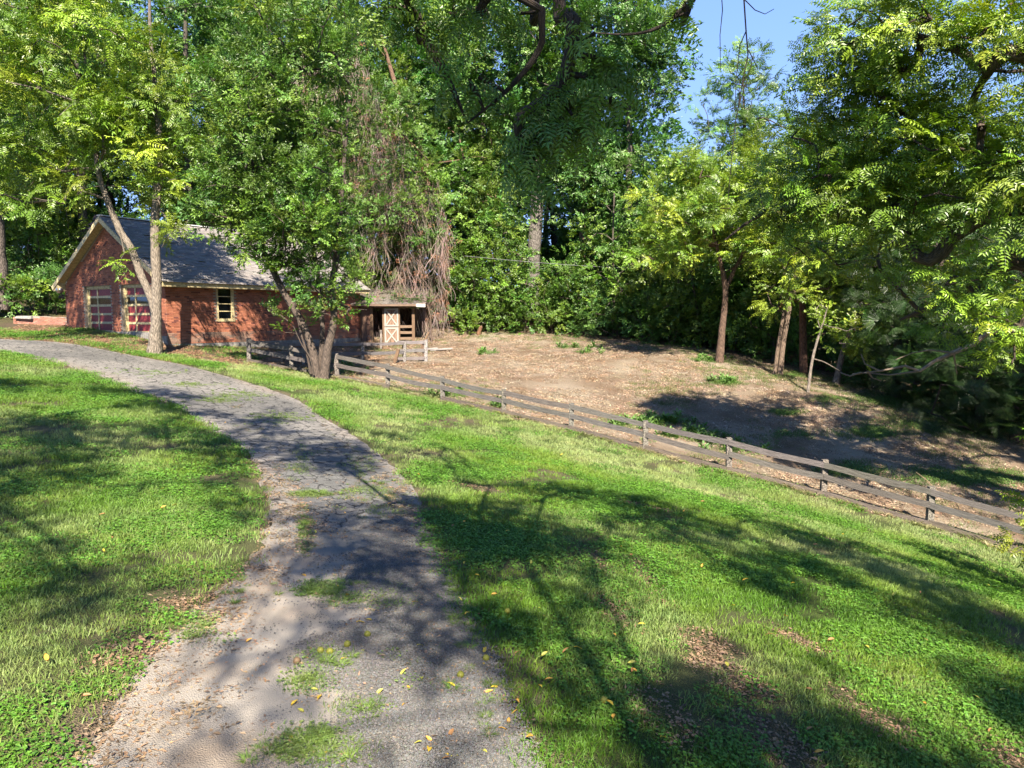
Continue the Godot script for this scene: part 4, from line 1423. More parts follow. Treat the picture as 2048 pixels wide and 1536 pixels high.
func make_fences() -> void:
	rng.seed = 61
	var grey_w := Color(0.15, 0.135, 0.12)
	var f := thing("paddock_fence", "long weathered grey three-board fence running down the slope", "fence")
	var out := Vector3(-0.4974, 0, 0.8675) * 0.075
	var base := []
	var hs := [0.98, 0.97, 0.93, 0.87, 0.83, 0.80, 0.84, 0.87, 0.96, 0.95, 0.97, 0.97, 0.97, 0.97]
	for i in 14:
		base.append(on(FX + 2.1167 * i, FZ + 1.2137 * i))
		post(f, base[i], hs[i] + 0.03, 0.075, jig(Color(0.2, 0.18, 0.15), 0.15))
	for i in 13:
		var a: Vector3 = base[i] + out
		var b: Vector3 = base[i + 1] + out
		var ha: float = hs[i]
		var hb: float = hs[i + 1]
		board(f, a + Vector3.UP * (ha - 0.08 + rf(-0.02, 0.02)), b + Vector3.UP * (hb - 0.08 + rf(-0.02, 0.02)), 0.15, rf(0.0, 0.05), jig(grey_w, 0.15))
		board(f, a + Vector3.UP * (ha * 0.56 + rf(-0.02, 0.02)), b + Vector3.UP * (hb * 0.56 + (-0.09 if i == 7 else rf(-0.02, 0.02))), 0.15, rf(0.0, 0.05), jig(grey_w, 0.15))
		if i == 3: b = a.lerp(b, 0.05) + Vector3.UP * 0.0
		board(f, a + Vector3.UP * 0.1, b + Vector3.UP * 0.08, 0.16, rf(-0.01, 0.03), jig(Color(0.16, 0.13, 0.105), 0.15))
	var f2 := thing("cross_fence", "grey two-rail cross fence with broken boards before the stable", "fence", Vector3.ZERO)
	var e := [Vector2(FX + 0.3, FZ - 0.25), Vector2(-9.0, -30.6), Vector2(-6.75, -32.0), Vector2(-4.95, -32.6)]
	for i in e.size():
		if i > 0: post(f2, on(e[i].x, e[i].y), 0.92, 0.06, Color(0.27, 0.245, 0.22))
	for i in 3:
		var a := on(e[i].x, e[i].y) + Vector3(0, 0, 0.07)
		var b := on(e[i + 1].x, e[i + 1].y) + Vector3(0, 0, 0.07)
		board(f2, a + Vector3.UP * 0.86, b + Vector3.UP * 0.86, 0.13, 0.02, jig(Color(0.27, 0.24, 0.225), 0.15))
		board(f2, a + Vector3.UP * 0.45, b + Vector3.UP * 0.45, 0.15, 0.02, jig(Color(0.22, 0.19, 0.18), 0.15))
	var g := thing("small_gate", "short grey gate with diagonal brace at the end of the cross fence", "gate")
	var a := on(-5.25, -32.65) + Vector3(0, 0, 0.05)
	var b := on(-4.05, -32.85) + Vector3(0, 0, 0.05)
	post(g, on(-4.0, -32.9), 0.98, 0.08, Color(0.33, 0.3, 0.28))
	for q in [0.88, 0.5, 0.14]: board(g, a + Vector3.UP * q, b + Vector3.UP * q, 0.15, 0.0, jig(Color(0.25, 0.22, 0.21), 0.15))
	var m := MB.new()
	m.bar(a + Vector3(0.25, 0.84, -0.05), b + Vector3(-0.1, 0.16, -0.05), 0.08, 0.03, Vector3.UP, Color(0.2, 0.13, 0.09))
	part("brace", g, m.mesh(M.timber))
	for x in [0.2, 0.95]:
		m = MB.new()
		m.bar(a.lerp(b, x) + Vector3(0, 0.05, -0.06), a.lerp(b, x) + Vector3(0, 0.92, -0.06), 0.08, 0.03, Vector3.RIGHT, Color(0.2, 0.13, 0.09))
		part("upright", g, m.mesh(M.timber))
	var st := thing("tree_stump", "short reddish broken stump on the paddock edge", "stump", on(G(957, 670).x, G(957, 670).z))
	m = MB.new()
	m.tube(PackedVector3Array([Vector3(0, -0.1, 0), Vector3(0.04, 0.2, 0), Vector3(0.16, 0.48, 0)]), PackedFloat32Array([0.14, 0.12, 0.1]), 8, Color(0.26, 0.13, 0.07))
	m.tube(PackedVector3Array([Vector3(0.16, 0.48, 0), Vector3(0.19, 0.56, 0)]), PackedFloat32Array([0.1, 0.01]), 8, Color(0.36, 0.22, 0.13))
	part("wood", st, m.mesh(M.bark))

# ---- the trees one can tell apart
const BRIGHT := [Color(0.195, 0.295, 0.024), Color(0.24, 0.325, 0.027), Color(0.15, 0.26, 0.022)]
const FRESH := [Color(0.12, 0.225, 0.027), Color(0.155, 0.255, 0.032), Color(0.095, 0.20, 0.03)]
const DEEP := [Color(0.09, 0.205, 0.04), Color(0.125, 0.245, 0.045), Color(0.075, 0.18, 0.035)]
func near_trees() -> void:
	rng.seed = 101
	# slender twin-stemmed tree before the garage
	var d := 27.3
	var s1 := stem([[309, 708], [312, 650], [313, 560], [310, 470], [312, 410], [318, 300], [312, 180], [300, 60], [300, -60]], d, [0.3, 0.19, 0.175, 0.165, 0.15, 0.12, 0.09, 0.06, 0.03])
	var s2 := stem([[309, 625], [300, 590], [280, 545], [262, 495], [240, 462], [215, 400], [196, 340], [188, 250], [170, 120], [160, 20]], d, [0.13, 0.14, 0.14, 0.13, 0.13, 0.11, 0.095, 0.075, 0.05, 0.02])
	var c := []
	E(100, 250, 140, 90, d - 1.0, 26, 0.7, c); E(200, 150, 130, 100, d - 0.5, 20, 0.8, c); E(60, 110, 150, 110, d, 26, 0.8, c); E(340, 330, 75, 60, d, 13, 0.55, c)
	E(330, 190, 70, 90, d + 0.5, 12, 0.7, c); E(40, 370, 110, 50, d - 1.0, 12, 0.55, c); E(235, 515, 22, 14, d - 0.4, 3, 0.22, c); E(350, 480, 35, 25, d - 0.4, 5, 0.25, c); E(60, -10, 150, 60, d, 14, 0.7, c)
	tree("slender_tree", "slender twin-stemmed tree with pale trunk before the garage doors", "tree", "", on(s1.p[0].x, s1.p[0].z), [s1, s2], c, {"leaf": "pinnate", "leaf2": "lance", "cols": BRIGHT, "dens": 20.0, "scale": 1.2, "flat": 0.95, "from": 0.45, "bark": Color(0.27, 0.22, 0.17), "droop": 0.35, "twig": 0.012})
	# bushy many-stemmed tree at the fence
	d = 26.2
	var b1 := stem([[632, 757], [626, 705], [604, 645], [572, 592], [548, 545], [522, 480], [510, 380], [500, 260]], d, [0.19, 0.145, 0.13, 0.12, 0.11, 0.09, 0.065, 0.03])
	var b2 := stem([[648, 757], [655, 700], [668, 640], [664, 580], [672, 520], [680, 430], [690, 300], [700, 170]], d, [0.19, 0.15, 0.14, 0.125, 0.115, 0.09, 0.065, 0.03])
	var b3 := stem([[640, 740], [645, 660], [640, 590], [632, 520], [610, 420], [590, 320], [570, 180]], d + 0.3, [0.1, 0.09, 0.08, 0.07, 0.06, 0.05, 0.02])
	var b4 := stem([[622, 748], [612, 700], [600, 660], [590, 600]], d - 0.2, [0.045, 0.04, 0.035, 0.02])
	var b5 := stem([[628, 750], [620, 715], [604, 690], [586, 650]], d - 0.3, [0.035, 0.03, 0.025, 0.015])
	c = []
	E(560, 340, 130, 140, d, 60, 0.6, c); E(620, 410, 110, 110, d, 36, 0.55, c); E(480, 400, 85, 60, d - 0.5, 24, 0.45, c); E(600, 200, 110, 130, d + 0.4, 36, 0.62, c); E(490, 240, 110, 110, d, 34, 0.6, c)
	E(590, 70, 120, 90, d, 28, 0.66, c); E(655, 560, 65, 80, d - 0.3, 20, 0.32, c); E(550, 490, 60, 55, d - 0.4, 18, 0.35, c); E(575, 640, 45, 35, d + 0.3, 5, 0.22, c); E(715, 640, 30, 35, d + 0.2, 4, 0.2, c); E(595, 480, 130, 75, d, 50, 0.42, c); E(620, 560, 90, 40, d + 0.2, 16, 0.34, c); E(430, 450, 30, 25, d - 0.5, 4, 0.25, c)
	tree("bushy_tree", "leafy many-stemmed tree growing at the fence beside the drive", "tree", "", on(b1.p[0].x + 0.1, b1.p[0].z), [b1, b2, b3, b4, b5], c, {"leaf": "lance", "leaf2": "small", "cols": FRESH, "dens": 40.0, "scale": 1.0, "flat": 0.95, "from": 0.3, "bark": Color(0.14, 0.105, 0.08), "twig": 0.011})
	# paddock trees on the right
	d = 33.0
	var p1 := stem([[1439, 727], [1444, 660], [1450, 610], [1450, 570], [1440, 520], [1425, 460], [1405, 400]], d, [0.21, 0.15, 0.14, 0.13, 0.09, 0.06, 0.025])
	var p2 := stem([[1450, 585], [1466, 545], [1490, 500], [1515, 440], [1530, 370]], d, [0.1, 0.09, 0.07, 0.05, 0.02])
	c = []
	E(1420, 420, 130, 85, d - 0.5, 40, 0.7, c); E(1330, 480, 70, 45, d - 1.0, 13, 0.5, c); E(1510, 450, 90, 80, d, 20, 0.65, c); E(1450, 350, 120, 40, d, 18, 0.7, c); E(1290, 530, 30, 20, d - 1.0, 4, 0.35, c)
	tree("paddock_tree", "small forked tree with yellow-green feathery crown on the paddock", "tree", "", on(p1.p[0].x, p1.p[0].z), [p1, p2], c, {"leaf": "pinnate", "leaf2": "lance", "cols": BRIGHT, "flat": 1.0, "dens": 20.0, "scale": 1.2, "from": 0.55, "bark": Color(0.16, 0.1, 0.07), "droop": 0.25})
	d = 31.0
	p1 = stem([[1549, 750], [1557, 690], [1568, 625], [1580, 560]], d, [0.09, 0.08, 0.07, 0.04])
	p2 = stem([[1560, 752], [1566, 690], [1577, 625], [1592, 540], [1600, 450]], d, [0.14, 0.11, 0.1, 0.08, 0.03])
	c = []
	E(1590, 470, 80, 90, d, 24, 0.65, c); E(1560, 590, 40, 30, d - 0.5, 6, 0.4, c); E(1640, 540, 60, 50, d, 12, 0.55, c)
	tree("twin_trunk_tree", "pair of leaning slim trunks from one root on the paddock", "tree", "", on(p2.p[0].x - 0.1, p2.p[0].z), [p1, p2], c, {"leaf": "pinnate", "leaf2": "lance", "cols": BRIGHT, "flat": 1.0, "dens": 20.0, "scale": 1.15, "from": 0.6, "bark": Color(0.24, 0.17, 0.12), "droop": 0.25})
	d = 28.0
	p1 = stem([[1616, 785], [1622, 735], [1632, 690], [1645, 650], [1655, 615]], d, [0.07, 0.06, 0.05, 0.04, 0.015])
	p2 = stem([[1628, 718], [1648, 724], [1668, 735], [1680, 742]], d, [0.025, 0.02, 0.014, 0.006])
	var p3 := stem([[1640, 655], [1632, 625], [1640, 610], [1652, 618]], d, [0.02, 0.016, 0.012, 0.006])
	c = []
	E(1680, 640, 45, 40, d, 6, 0.35, c)
	tree("bare_sapling", "thin crooked pale sapling with few leaves on the paddock", "tree", "", on(p1.p[0].x, p1.p[0].z), [p1, p2, p3], c, {"leaf": "lance", "cols": BRIGHT, "dens": 20.0, "from": 0.7, "bark": Color(0.36, 0.3, 0.24), "sides": 6, "twig": 0.008})
	d = 30.5
	p1 = stem([[1672, 768], [1682, 720], [1694, 680], [1710, 640], [1725, 590], [1735, 520]], d, [0.16, 0.12, 0.1, 0.085, 0.06, 0.03])
	c = []
	E(1740, 590, 80, 80, d, 22, 0.6, c); E(1720, 690, 50, 40, d - 0.5, 8, 0.4, c); E(1690, 520, 80, 70, d + 1.0, 16, 0.6, c)
	tree("leaning_tree", "grey trunk leaning right at the shaded paddock edge", "tree", "", on(p1.p[0].x, p1.p[0].z), [p1], c, {"leaf": "pinnate", "leaf2": "lance", "cols": BRIGHT, "flat": 1.0, "dens": 20.0, "scale": 1.1, "from": 0.5, "bark": Color(0.24, 0.2, 0.17), "droop": 0.25})
	# slim tall tree seen against the sky
	d = 41.0
	p1 = stem([[1500, 690], [1496, 500], [1492, 350], [1488, 230], [1486, 130]], d, [0.22, 0.17, 0.13, 0.08, 0.02])
	c = []
	E(1490, 205, 85, 90, d, 34, 0.75, c); E(1470, 330, 100, 80, d, 26, 0.85, c); E(1560, 300, 70, 70, d, 14, 0.8, c); E(1400, 380, 60, 60, d + 2.0, 10, 0.8, c)
	tree("sky_tree", "slim tall tree with open crown standing against the blue sky", "tree", "", on(p1.p[0].x, p1.p[0].z), [p1], c, {"leaf": "pinnate", "leaf2": "lance", "cols": FRESH, "flat": 1.0, "dens": 10.0, "scale": 1.2, "from": 0.4, "bark": Color(0.14, 0.11, 0.09)})
	# the large walnut on the right, its trunk outside the picture
	var base := on(19.0, -12.0)
	d = 15.0
	var t1 := {"p": PackedVector3Array([base - Vector3(0, 0.3, 0), base + Vector3(0, 1.5, 0), base + Vector3(-0.2, 5.0, -0.5), base + Vector3(-0.6, 9.0, -1.0), base + Vector3(-1.0, 14.0, -1.5)]), "r": PackedFloat32Array([0.65, 0.45, 0.38, 0.3, 0.1])}
	var l1 := {"p": PackedVector3Array([base + Vector3(-0.1, 3.6, -0.4), W(2120, 545, 16.0), W(1960, 568, 17.5), W(1890, 600, 18.5), W(1800, 640, 19.5)]), "r": PackedFloat32Array([0.2, 0.16, 0.12, 0.1, 0.03])}
	var l2 := {"p": PackedVector3Array([base + Vector3(-0.3, 6.0, -0.6), W(2060, 640, 15.5).lerp(W(2060, 380, 15.5), 0.8), W(1860, 520, 16.5), W(1800, 455, 17.0), W(1740, 425, 17.3), W(1640, 408, 17.6), W(1530, 425, 18.0), W(1450, 480, 18.4)]), "r": PackedFloat32Array([0.22, 0.19, 0.15, 0.12, 0.1, 0.07, 0.05, 0.02])}
	var l3 := {"p": PackedVector3Array([base + Vector3(-0.5, 8.0, -0.8), W(2100, 120, 14.0), W(1980, 140, 14.5), W(1900, 90, 15.0), W(1780, 60, 15.5)]), "r": PackedFloat32Array([0.2, 0.16, 0.12, 0.08, 0.03])}
	c = []
	E(1810, 60, 140, 80, 15.5, 22, 0.8, c); E(1720, 210, 80, 80, 17.0, 12, 0.8, c); E(1950, 60, 120, 60, 14.5, 14, 0.75, c); E(1710, 330, 170, 90, 17.5, 34, 0.85, c); E(1900, 330, 150, 100, 16.0, 24, 0.8, c); E(1590, 390, 80, 60, 18.5, 12, 0.7, c)
	E(1750, 470, 190, 70, 18.5, 22, 0.75, c); E(2030, 220, 90, 120, 14.5, 14, 0.75, c); E(2000, 460, 90, 80, 15.5, 9, 0.7, c); E(1890, 620, 60, 40, 18.0, 5, 0.4, c); E(1630, 130, 25, 60, 17.0, 4, 0.3, c); E(1960, 590, 90, 60, 16.0, 9, 0.6, c); E(2040, 680, 40, 60, 15.0, 5, 0.5, c)
	var sc := []
	shade_clumps(sc, [[15.0, -22.0, 5.0, 4.0, 90], [11.5, -24.0, 4.0, 3.5, 90]], 6.0, 11.0, 0.7, true)
	for q in sc:
		var p: Vector3 = q[0]
		if 1024.0 + F * p.x / -p.z > 2030.0: c.append(q)
	tree("walnut_tree", "large walnut whose limbs reach in from the right edge", "tree", "", base, [t1, l1, l2, l3], c, {"leaf": "pinnate", "leaf2": "lance", "cols": BRIGHT, "flat": 1.0, "dens": 15.0, "scale": 0.9, "from": 0.35, "bark": Color(0.13, 0.095, 0.07), "droop": 0.4, "droop_cost": 0.6})
	var eb := on(9.6, -11.6)
	bush("edge_sapling", "young leafy sapling poking in at the right edge behind the fence", "", eb, Vector3(0.8, 1.5, 0.7), {"leaf": "pinnate", "cols": BRIGHT, "n": 14, "cr": 0.3, "dens": 50.0, "scale": 0.8, "droop": 0.4})
	# dead branch low on the right
	var db := thing("dead_branch", "bare pale dead branch reaching low over the right of the paddock", "branch", W(1975, 665, 20.0))
	var m := MB.new()
	for q in [[[2060, 650], [1975, 665], [1945, 690], [1905, 706], [1870, 722], [1840, 742], [1810, 732], [1760, 742], [1705, 748]], [[1905, 706], [1860, 700], [1825, 706], [1790, 720]], [[1760, 742], [1730, 728], [1722, 708]], [[1840, 742], [1780, 750], [1720, 745]], [[1735, 742], [1745, 756], [1762, 762]], [[1722, 745], [1700, 752], [1680, 745]], [[1908, 706], [1910, 725], [1914, 748]]]:
		var pp := PackedVector3Array()
		var rr := PackedFloat32Array()
		for i in q.size():
			pp.append(W(q[i][0], q[i][1], 20.0 + i * 0.12 + rf(-0.05, 0.05)) - db.position)
			rr.append((0.09 if q.size() > 8 else 0.03) * (1.0 - 0.85 * i / q.size()))
		m.tube(pp, rr, 6, Color(0.42, 0.33, 0.24))
	part("branch", db, m.mesh(M.bark))
func overhead() -> void:
	# the walnut whose limb hangs into the top of the picture; its trunk stands behind the camera
	rng.seed = 131
	var base := on(4.2, 12.5)
	var top := base + Vector3(-0.3, 7.0, -1.0)
	var t := {"p": PackedVector3Array([base - Vector3(0, 0.3, 0), base + Vector3(0, 1.2, 0), base + Vector3(-0.1, 4.0, -0.4), top, base + Vector3(-0.5, 12.0, -1.5)]), "r": PackedFloat32Array([0.6, 0.42, 0.36, 0.3, 0.1])}
	var l1 := {"p": PackedVector3Array([base + Vector3(-0.2, 8.0, -0.8), Vector3(2.2, 10.6, 4.0), Vector3(1.6, 10.4, 0.0), W(1150, -230, 4.9), W(1148, 40, 5.0), W(1130, 150, 5.05), W(1085, 205, 5.1), W(1040, 238, 5.15), W(1046, 290, 5.2), W(1062, 350, 5.25)]), "r": PackedFloat32Array([0.1, 0.05, 0.045, 0.045, 0.05, 0.05, 0.045, 0.042, 0.035, 0.015])}
	var l2 := {"p": PackedVector3Array([Vector3(1.3, 10.0, -0.6), W(1095, -160, 5.3), W(1084, 20, 5.4), W(1078, 100, 5.5), W(1010, 185, 5.6), W(935, 246, 5.7)]), "r": PackedFloat32Array([0.06, 0.04, 0.028, 0.024, 0.018, 0.006])}
	var l3 := {"p": PackedVector3Array([Vector3(2.0, 9.9, 0.0), W(1420, -120, 6.0), W(1368, 5, 6.1), W(1330, 48, 6.2), W(1270, 68, 6.3), W(1190, 66, 6.4)]), "r": PackedFloat32Array([0.05, 0.03, 0.022, 0.016, 0.012, 0.005])}
	var c := []
	E(1080, 280, 40, 40, 5.15, 10, 0.12, c); E(1150, 230, 30, 50, 5.1, 10, 0.12, c); E(1180, 100, 25, 60, 5.0, 6, 0.12, c); E(860, -5, 150, 25, 5.6, 20, 0.13, c); E(830, 60, 40, 20, 5.8, 6, 0.12, c); E(1000, 0, 60, 25, 5.5, 6, 0.12, c); E(1075, 335, 15, 20, 5.2, 3, 0.1, c); E(1385, 10, 25, 20, 6.1, 3, 0.12, c); E(1215, 170, 20, 60, 5.2, 5, 0.12, c); E(960, 160, 25, 40, 5.6, 3, 0.12, c)
	# leaf masses high overhead: they shade the near lawn and drive
	shade_clumps(c, [[3.5, -9.5, 7.0, 4.5, 600], [5.0, -6.0, 5.0, 3.5, 260], [6.5, -8.5, 4.0, 3.5, 240], [3.5, -5.0, 2.6, 2.0, 110], [0.5, -5.0, 4.0, 2.5, 30], [-3.5, -14.5, 3.0, 3.0, 40], [-0.2, -10.3, 1.0, 1.4, 24]], 7.0, 11.0, 0.5)
	tree("walnut_tree", "walnut limb hanging dark into the top centre of the picture", "tree", "", base, [t, l1, l2, l3], c, {"leaf": "walnut", "cols": FRESH, "dens": 26.0, "scale": 0.62, "limb_max": 0.035, "flat": 1.0, "from": 0.3, "bark": Color(0.09, 0.065, 0.05), "droop": 0.7, "droop_cost": 0.3, "twig": 0.009})
	# a second one left of the camera
	base = on(-10.5, -1.0)
	t = {"p": PackedVector3Array([base - Vector3(0, 0.3, 0), base + Vector3(0, 1.2, 0), base + Vector3(0.2, 4.0, -0.4), base + Vector3(0.4, 8.0, -1.0), base + Vector3(0.3, 13.0, -1.5)]), "r": PackedFloat32Array([0.55, 0.4, 0.34, 0.26, 0.08])}
	c = []
	shade_clumps(c, [[-9.5, -13.0, 6.5, 6.5, 620], [-5.5, -7.0, 2.5, 3.5, 110]], 7.5, 11.5, 0.5)
	tree("walnut_tree", "walnut standing left of the camera, known by its shade on the left lawn", "tree", "", base, [t], c, {"leaf": "walnut", "cols": FRESH, "dens": 24.0, "scale": 0.75, "limb_max": 0.04, "flat": 1.0, "from": 0.35, "bark": Color(0.12, 0.09, 0.07), "droop": 0.5, "droop_cost": 0.4})
	# bare hanging twigs against the sky
	var tw := thing("bare_twigs", "thin bare twigs hanging against the blue sky", "twigs", W(1486, 0, 6.5), "")
	var m := MB.new()
	for q in [[[1490, -120], [1488, 0], [1492, 60], [1496, 110], [1484, 170], [1470, 250], [1462, 330], [1456, 400]], [[1493, 60], [1480, 90], [1472, 160], [1470, 230]], [[1440, -60], [1445, 20], [1440, 70], [1441, 140]], [[1490, 0], [1510, 20], [1530, 28], [1548, 18]], [[1497, 100], [1512, 130], [1516, 140]], [[1484, 170], [1500, 140], [1508, 105]], [[1478, 210], [1494, 160]]]:
		var pp := PackedVector3Array()
		var rr := PackedFloat32Array()
		for i in q.size():
			pp.append(W(q[i][0], q[i][1], 6.5 + rf(-0.05, 0.05)) - tw.position)
			rr.append(lerpf(0.008 if q.size() > 5 else 0.005, 0.002, float(i) / q.size()))
		m.tube(pp, rr, 5, Color(0.06, 0.045, 0.035))
	part("twig", tw, m.mesh(M.bark))
# leaf masses whose shadow lies on the ground inside the given ovals [x, z, rx, rz, n]
func shade_clumps(c: Array, ovals: Array, lo: float, hi: float, r: float, seen := false) -> void:
	for o in ovals:
		var k := 0
		while k < o[4]:
			var a := rng.randf() * TAU
			var q := sqrt(rng.randf())
			var x: float = o[0] + cos(a) * q * o[2]
			var z: float = o[1] + sin(a) * q * o[3]
			k += 1
			if o.size() < 6 and n2.get_noise_2d((x * 0.65 + z * 0.76) * 0.9 + 33.0, (x * 0.76 - z * 0.65) * 2.3) < -0.07: continue
			var t := rf(lo, hi) / SUN.y
			var p := on(x, z) + SUN * t
			if not seen and p.z < -2.5 and (p.y - CAM_Y) / -p.z < 0.5: continue     # keeps the view open
			c.append([p, r * rf(0.7, 1.3)])
func wood() -> void:
	rng.seed = 151
	var g_l := "trees behind the garage"
	var g_c := "trees of the wood behind the paddock"
	var g_r := "trees beyond the right of the paddock"
	var far := "tall leafy tree deep in the wood behind the front trees"
	# [x, z, height, crown radius, low edge of the crown, colours, leaf, label]
	var list := [
		[-31.0, -42.0, 19.0, 5.0, 0.12, FRESH, "broad", "tall tree at the far left edge behind the drive", g_l],
		[-25.5, -43.0, 20.0, 5.0, 0.1, FRESH, "small", "leafy tree left of the garage roof", g_l],
		[-20.5, -45.5, 21.0, 4.5, 0.15, DEEP, "broad", "dark tree right behind the garage ridge", g_l],
		[-15.5, -46.5, 22.0, 4.6, 0.1, FRESH, "small", "fresh green tree behind the middle of the garage roof", g_l],
		[-11.0, -45.5, 22.0, 4.2, 0.06, FRESH, "lance", "tree between the garage and the vine-draped tree", g_l],
		[-2.2, -47.0, 23.0, 4.4, 0.1, DEEP, "broad", "broad-leaved tree right of the vine-draped tree", g_c],
		[5.0, -46.0, 23.0, 4.0, 0.25, DEEP, "broad", "tall blue-green tree right of the grey trunk", g_c],
		[7.2, -43.5, 20.5, 3.2, 0.16, DEEP, "broad", "tall leafy tree bordering the patch of sky", g_c],
		[12.5, -42.0, 10.5, 3.0, 0.1, FRESH, "small", "lower tree behind the small paddock tree", g_c],
		[16.0, -38.0, 11.5, 3.2, 0.12, FRESH, "small", "tree behind the pair of leaning trunks", g_r],
		[20.5, -36.0, 14.0, 3.6, 0.1, FRESH, "broad", "tree behind the grey leaning trunk", g_r],
	]
	for q in list:
		tall("wood_tree", q[7], q[8], q[0], q[1], q[2], q[3], q[4], {"leaf": q[6], "cols": q[5], "leaf2": "lance", "n": 66, "cr": 1.2, "flat": 0.95, "dens": 24.0, "scale": 1.35, "bark": Color(0.13, 0.11, 0.09)}, 0.3)
	var tl := stem([[4, 622], [0, 560], [-6, 480], [-14, 300], [-20, 100]], 37.0, [0.5, 0.4, 0.36, 0.3, 0.15])
	var cl := []
	E(-10, 200, 120, 180, 37.0, 50, 1.0, cl)
	tree("wood_tree", "thick dark trunk at the left edge of the picture", "tree", g_l, on(tl.p[0].x, tl.p[0].z), [tl], cl, {"leaf": "small", "cols": FRESH, "dens": 24.0, "scale": 1.3, "from": 0.5, "bark": Color(0.15, 0.12, 0.1)})
	# the grey trunk in the gap
	var p1 := stem([[1066, 640], [1068, 500], [1074, 400], [1078, 300], [1080, 150], [1080, -50]], 46.0, [0.5, 0.42, 0.4, 0.36, 0.3, 0.2])
	var c := []
	E(1080, 60, 120, 140, 46.0, 40, 1.2, c); E(1090, 320, 60, 20, 45.0, 5, 0.7, c); E(1000, 180, 80, 80, 45.5, 14, 1.0, c)
	tree("wood_tree", "thick straight grey trunk standing in the dark gap of the wood", "tree", g_c, on(p1.p[0].x, p1.p[0].z), [p1], c, {"leaf": "broad", "cols": DEEP, "dens": 16.0, "scale": 1.35, "from": 0.5, "bark": Color(0.17, 0.15, 0.13)})
	p1 = stem([[1160, 660], [1164, 500], [1172, 380], [1176, 200], [1180, 0]], 45.0, [0.3, 0.24, 0.22, 0.18, 0.1])
	c = []
	E(1190, 120, 110, 170, 45.0, 46, 1.15, c); E(1220, 360, 60, 90, 45.0, 16, 0.9, c)
	tree("wood_tree", "brown vine-wrapped trunk right of the thick grey trunk", "tree", g_c, on(p1.p[0].x, p1.p[0].z), [p1], c, {"leaf": "small", "cols": DEEP, "dens": 18.0, "scale": 1.3, "from": 0.4, "bark": Color(0.2, 0.13, 0.09)})
	for k in 30:     # deeper rows, one like the other
		var x := -50.0 + (k % 15) * 6.6 + rf(-1.5, 1.5)
		var z := -56.0 - (k / 15) * 11.0 + rf(-2.0, 2.0)
		var top := rf(19.0, 25.0)
		if x > 9.0 and x < 27.0: top = rf(8.0, 10.5)
		elif x >= 27.0: top = rf(10.0, 14.0)
		tall("wood_tree", far, g_c, x, z, top, rf(3.8, 5.0), 0.05, {"leaf": "broad", "cols": DEEP, "n": 44, "cr": 1.6, "dens": 16.0, "scale": 1.8, "bark": Color(0.1, 0.085, 0.07), "sides": 6}, 0.3)
	# dark evergreens on the right
	var names := ["dark evergreen nearest the right edge of the picture", "dark evergreen behind the dead branch", "dark evergreen beside the leaning grey trunk", "tall evergreen rising behind the dead branch", "low evergreen in the shade at the right end of the paddock"]
	var k := 0
	for q in [[2030, 880, 8.5, 2.6], [1900, 832, 9.0, 2.6], [1790, 796, 8.5, 2.4], [1990, 800, 11.0, 3.0], [1960, 868, 4.5, 2.2]]:
		var eg := G(q[0], q[1])
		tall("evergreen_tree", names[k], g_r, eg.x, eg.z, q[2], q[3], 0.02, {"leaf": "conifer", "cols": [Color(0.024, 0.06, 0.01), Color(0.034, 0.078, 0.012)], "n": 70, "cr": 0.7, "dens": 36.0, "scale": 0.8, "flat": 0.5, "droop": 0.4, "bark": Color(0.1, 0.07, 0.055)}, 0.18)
		k += 1
	tall("wood_tree", "leafy tree just outside the right edge that shades the evergreens", g_r, 22.5, -15.5, 14.0, 4.0, 0.15, {"leaf": "broad", "cols": FRESH, "n": 56, "cr": 1.1, "dens": 20.0, "scale": 1.2}, 0.3)
	for q in [[31.0, -36.0], [30.0, -27.0], [36.0, -30.0], [29.0, -44.0], [30.0, -20.0], [36.0, -18.0]]:
		tall("wood_tree", "leafy tree far beyond the right end of the paddock", g_r, q[0], q[1], rf(11.0, 14.0), 4.2, 0.03, {"leaf": "broad", "cols": DEEP, "n": 40, "cr": 1.5, "dens": 13.0, "scale": 1.6, "bark": Color(0.1, 0.085, 0.07), "sides": 6}, 0.25)
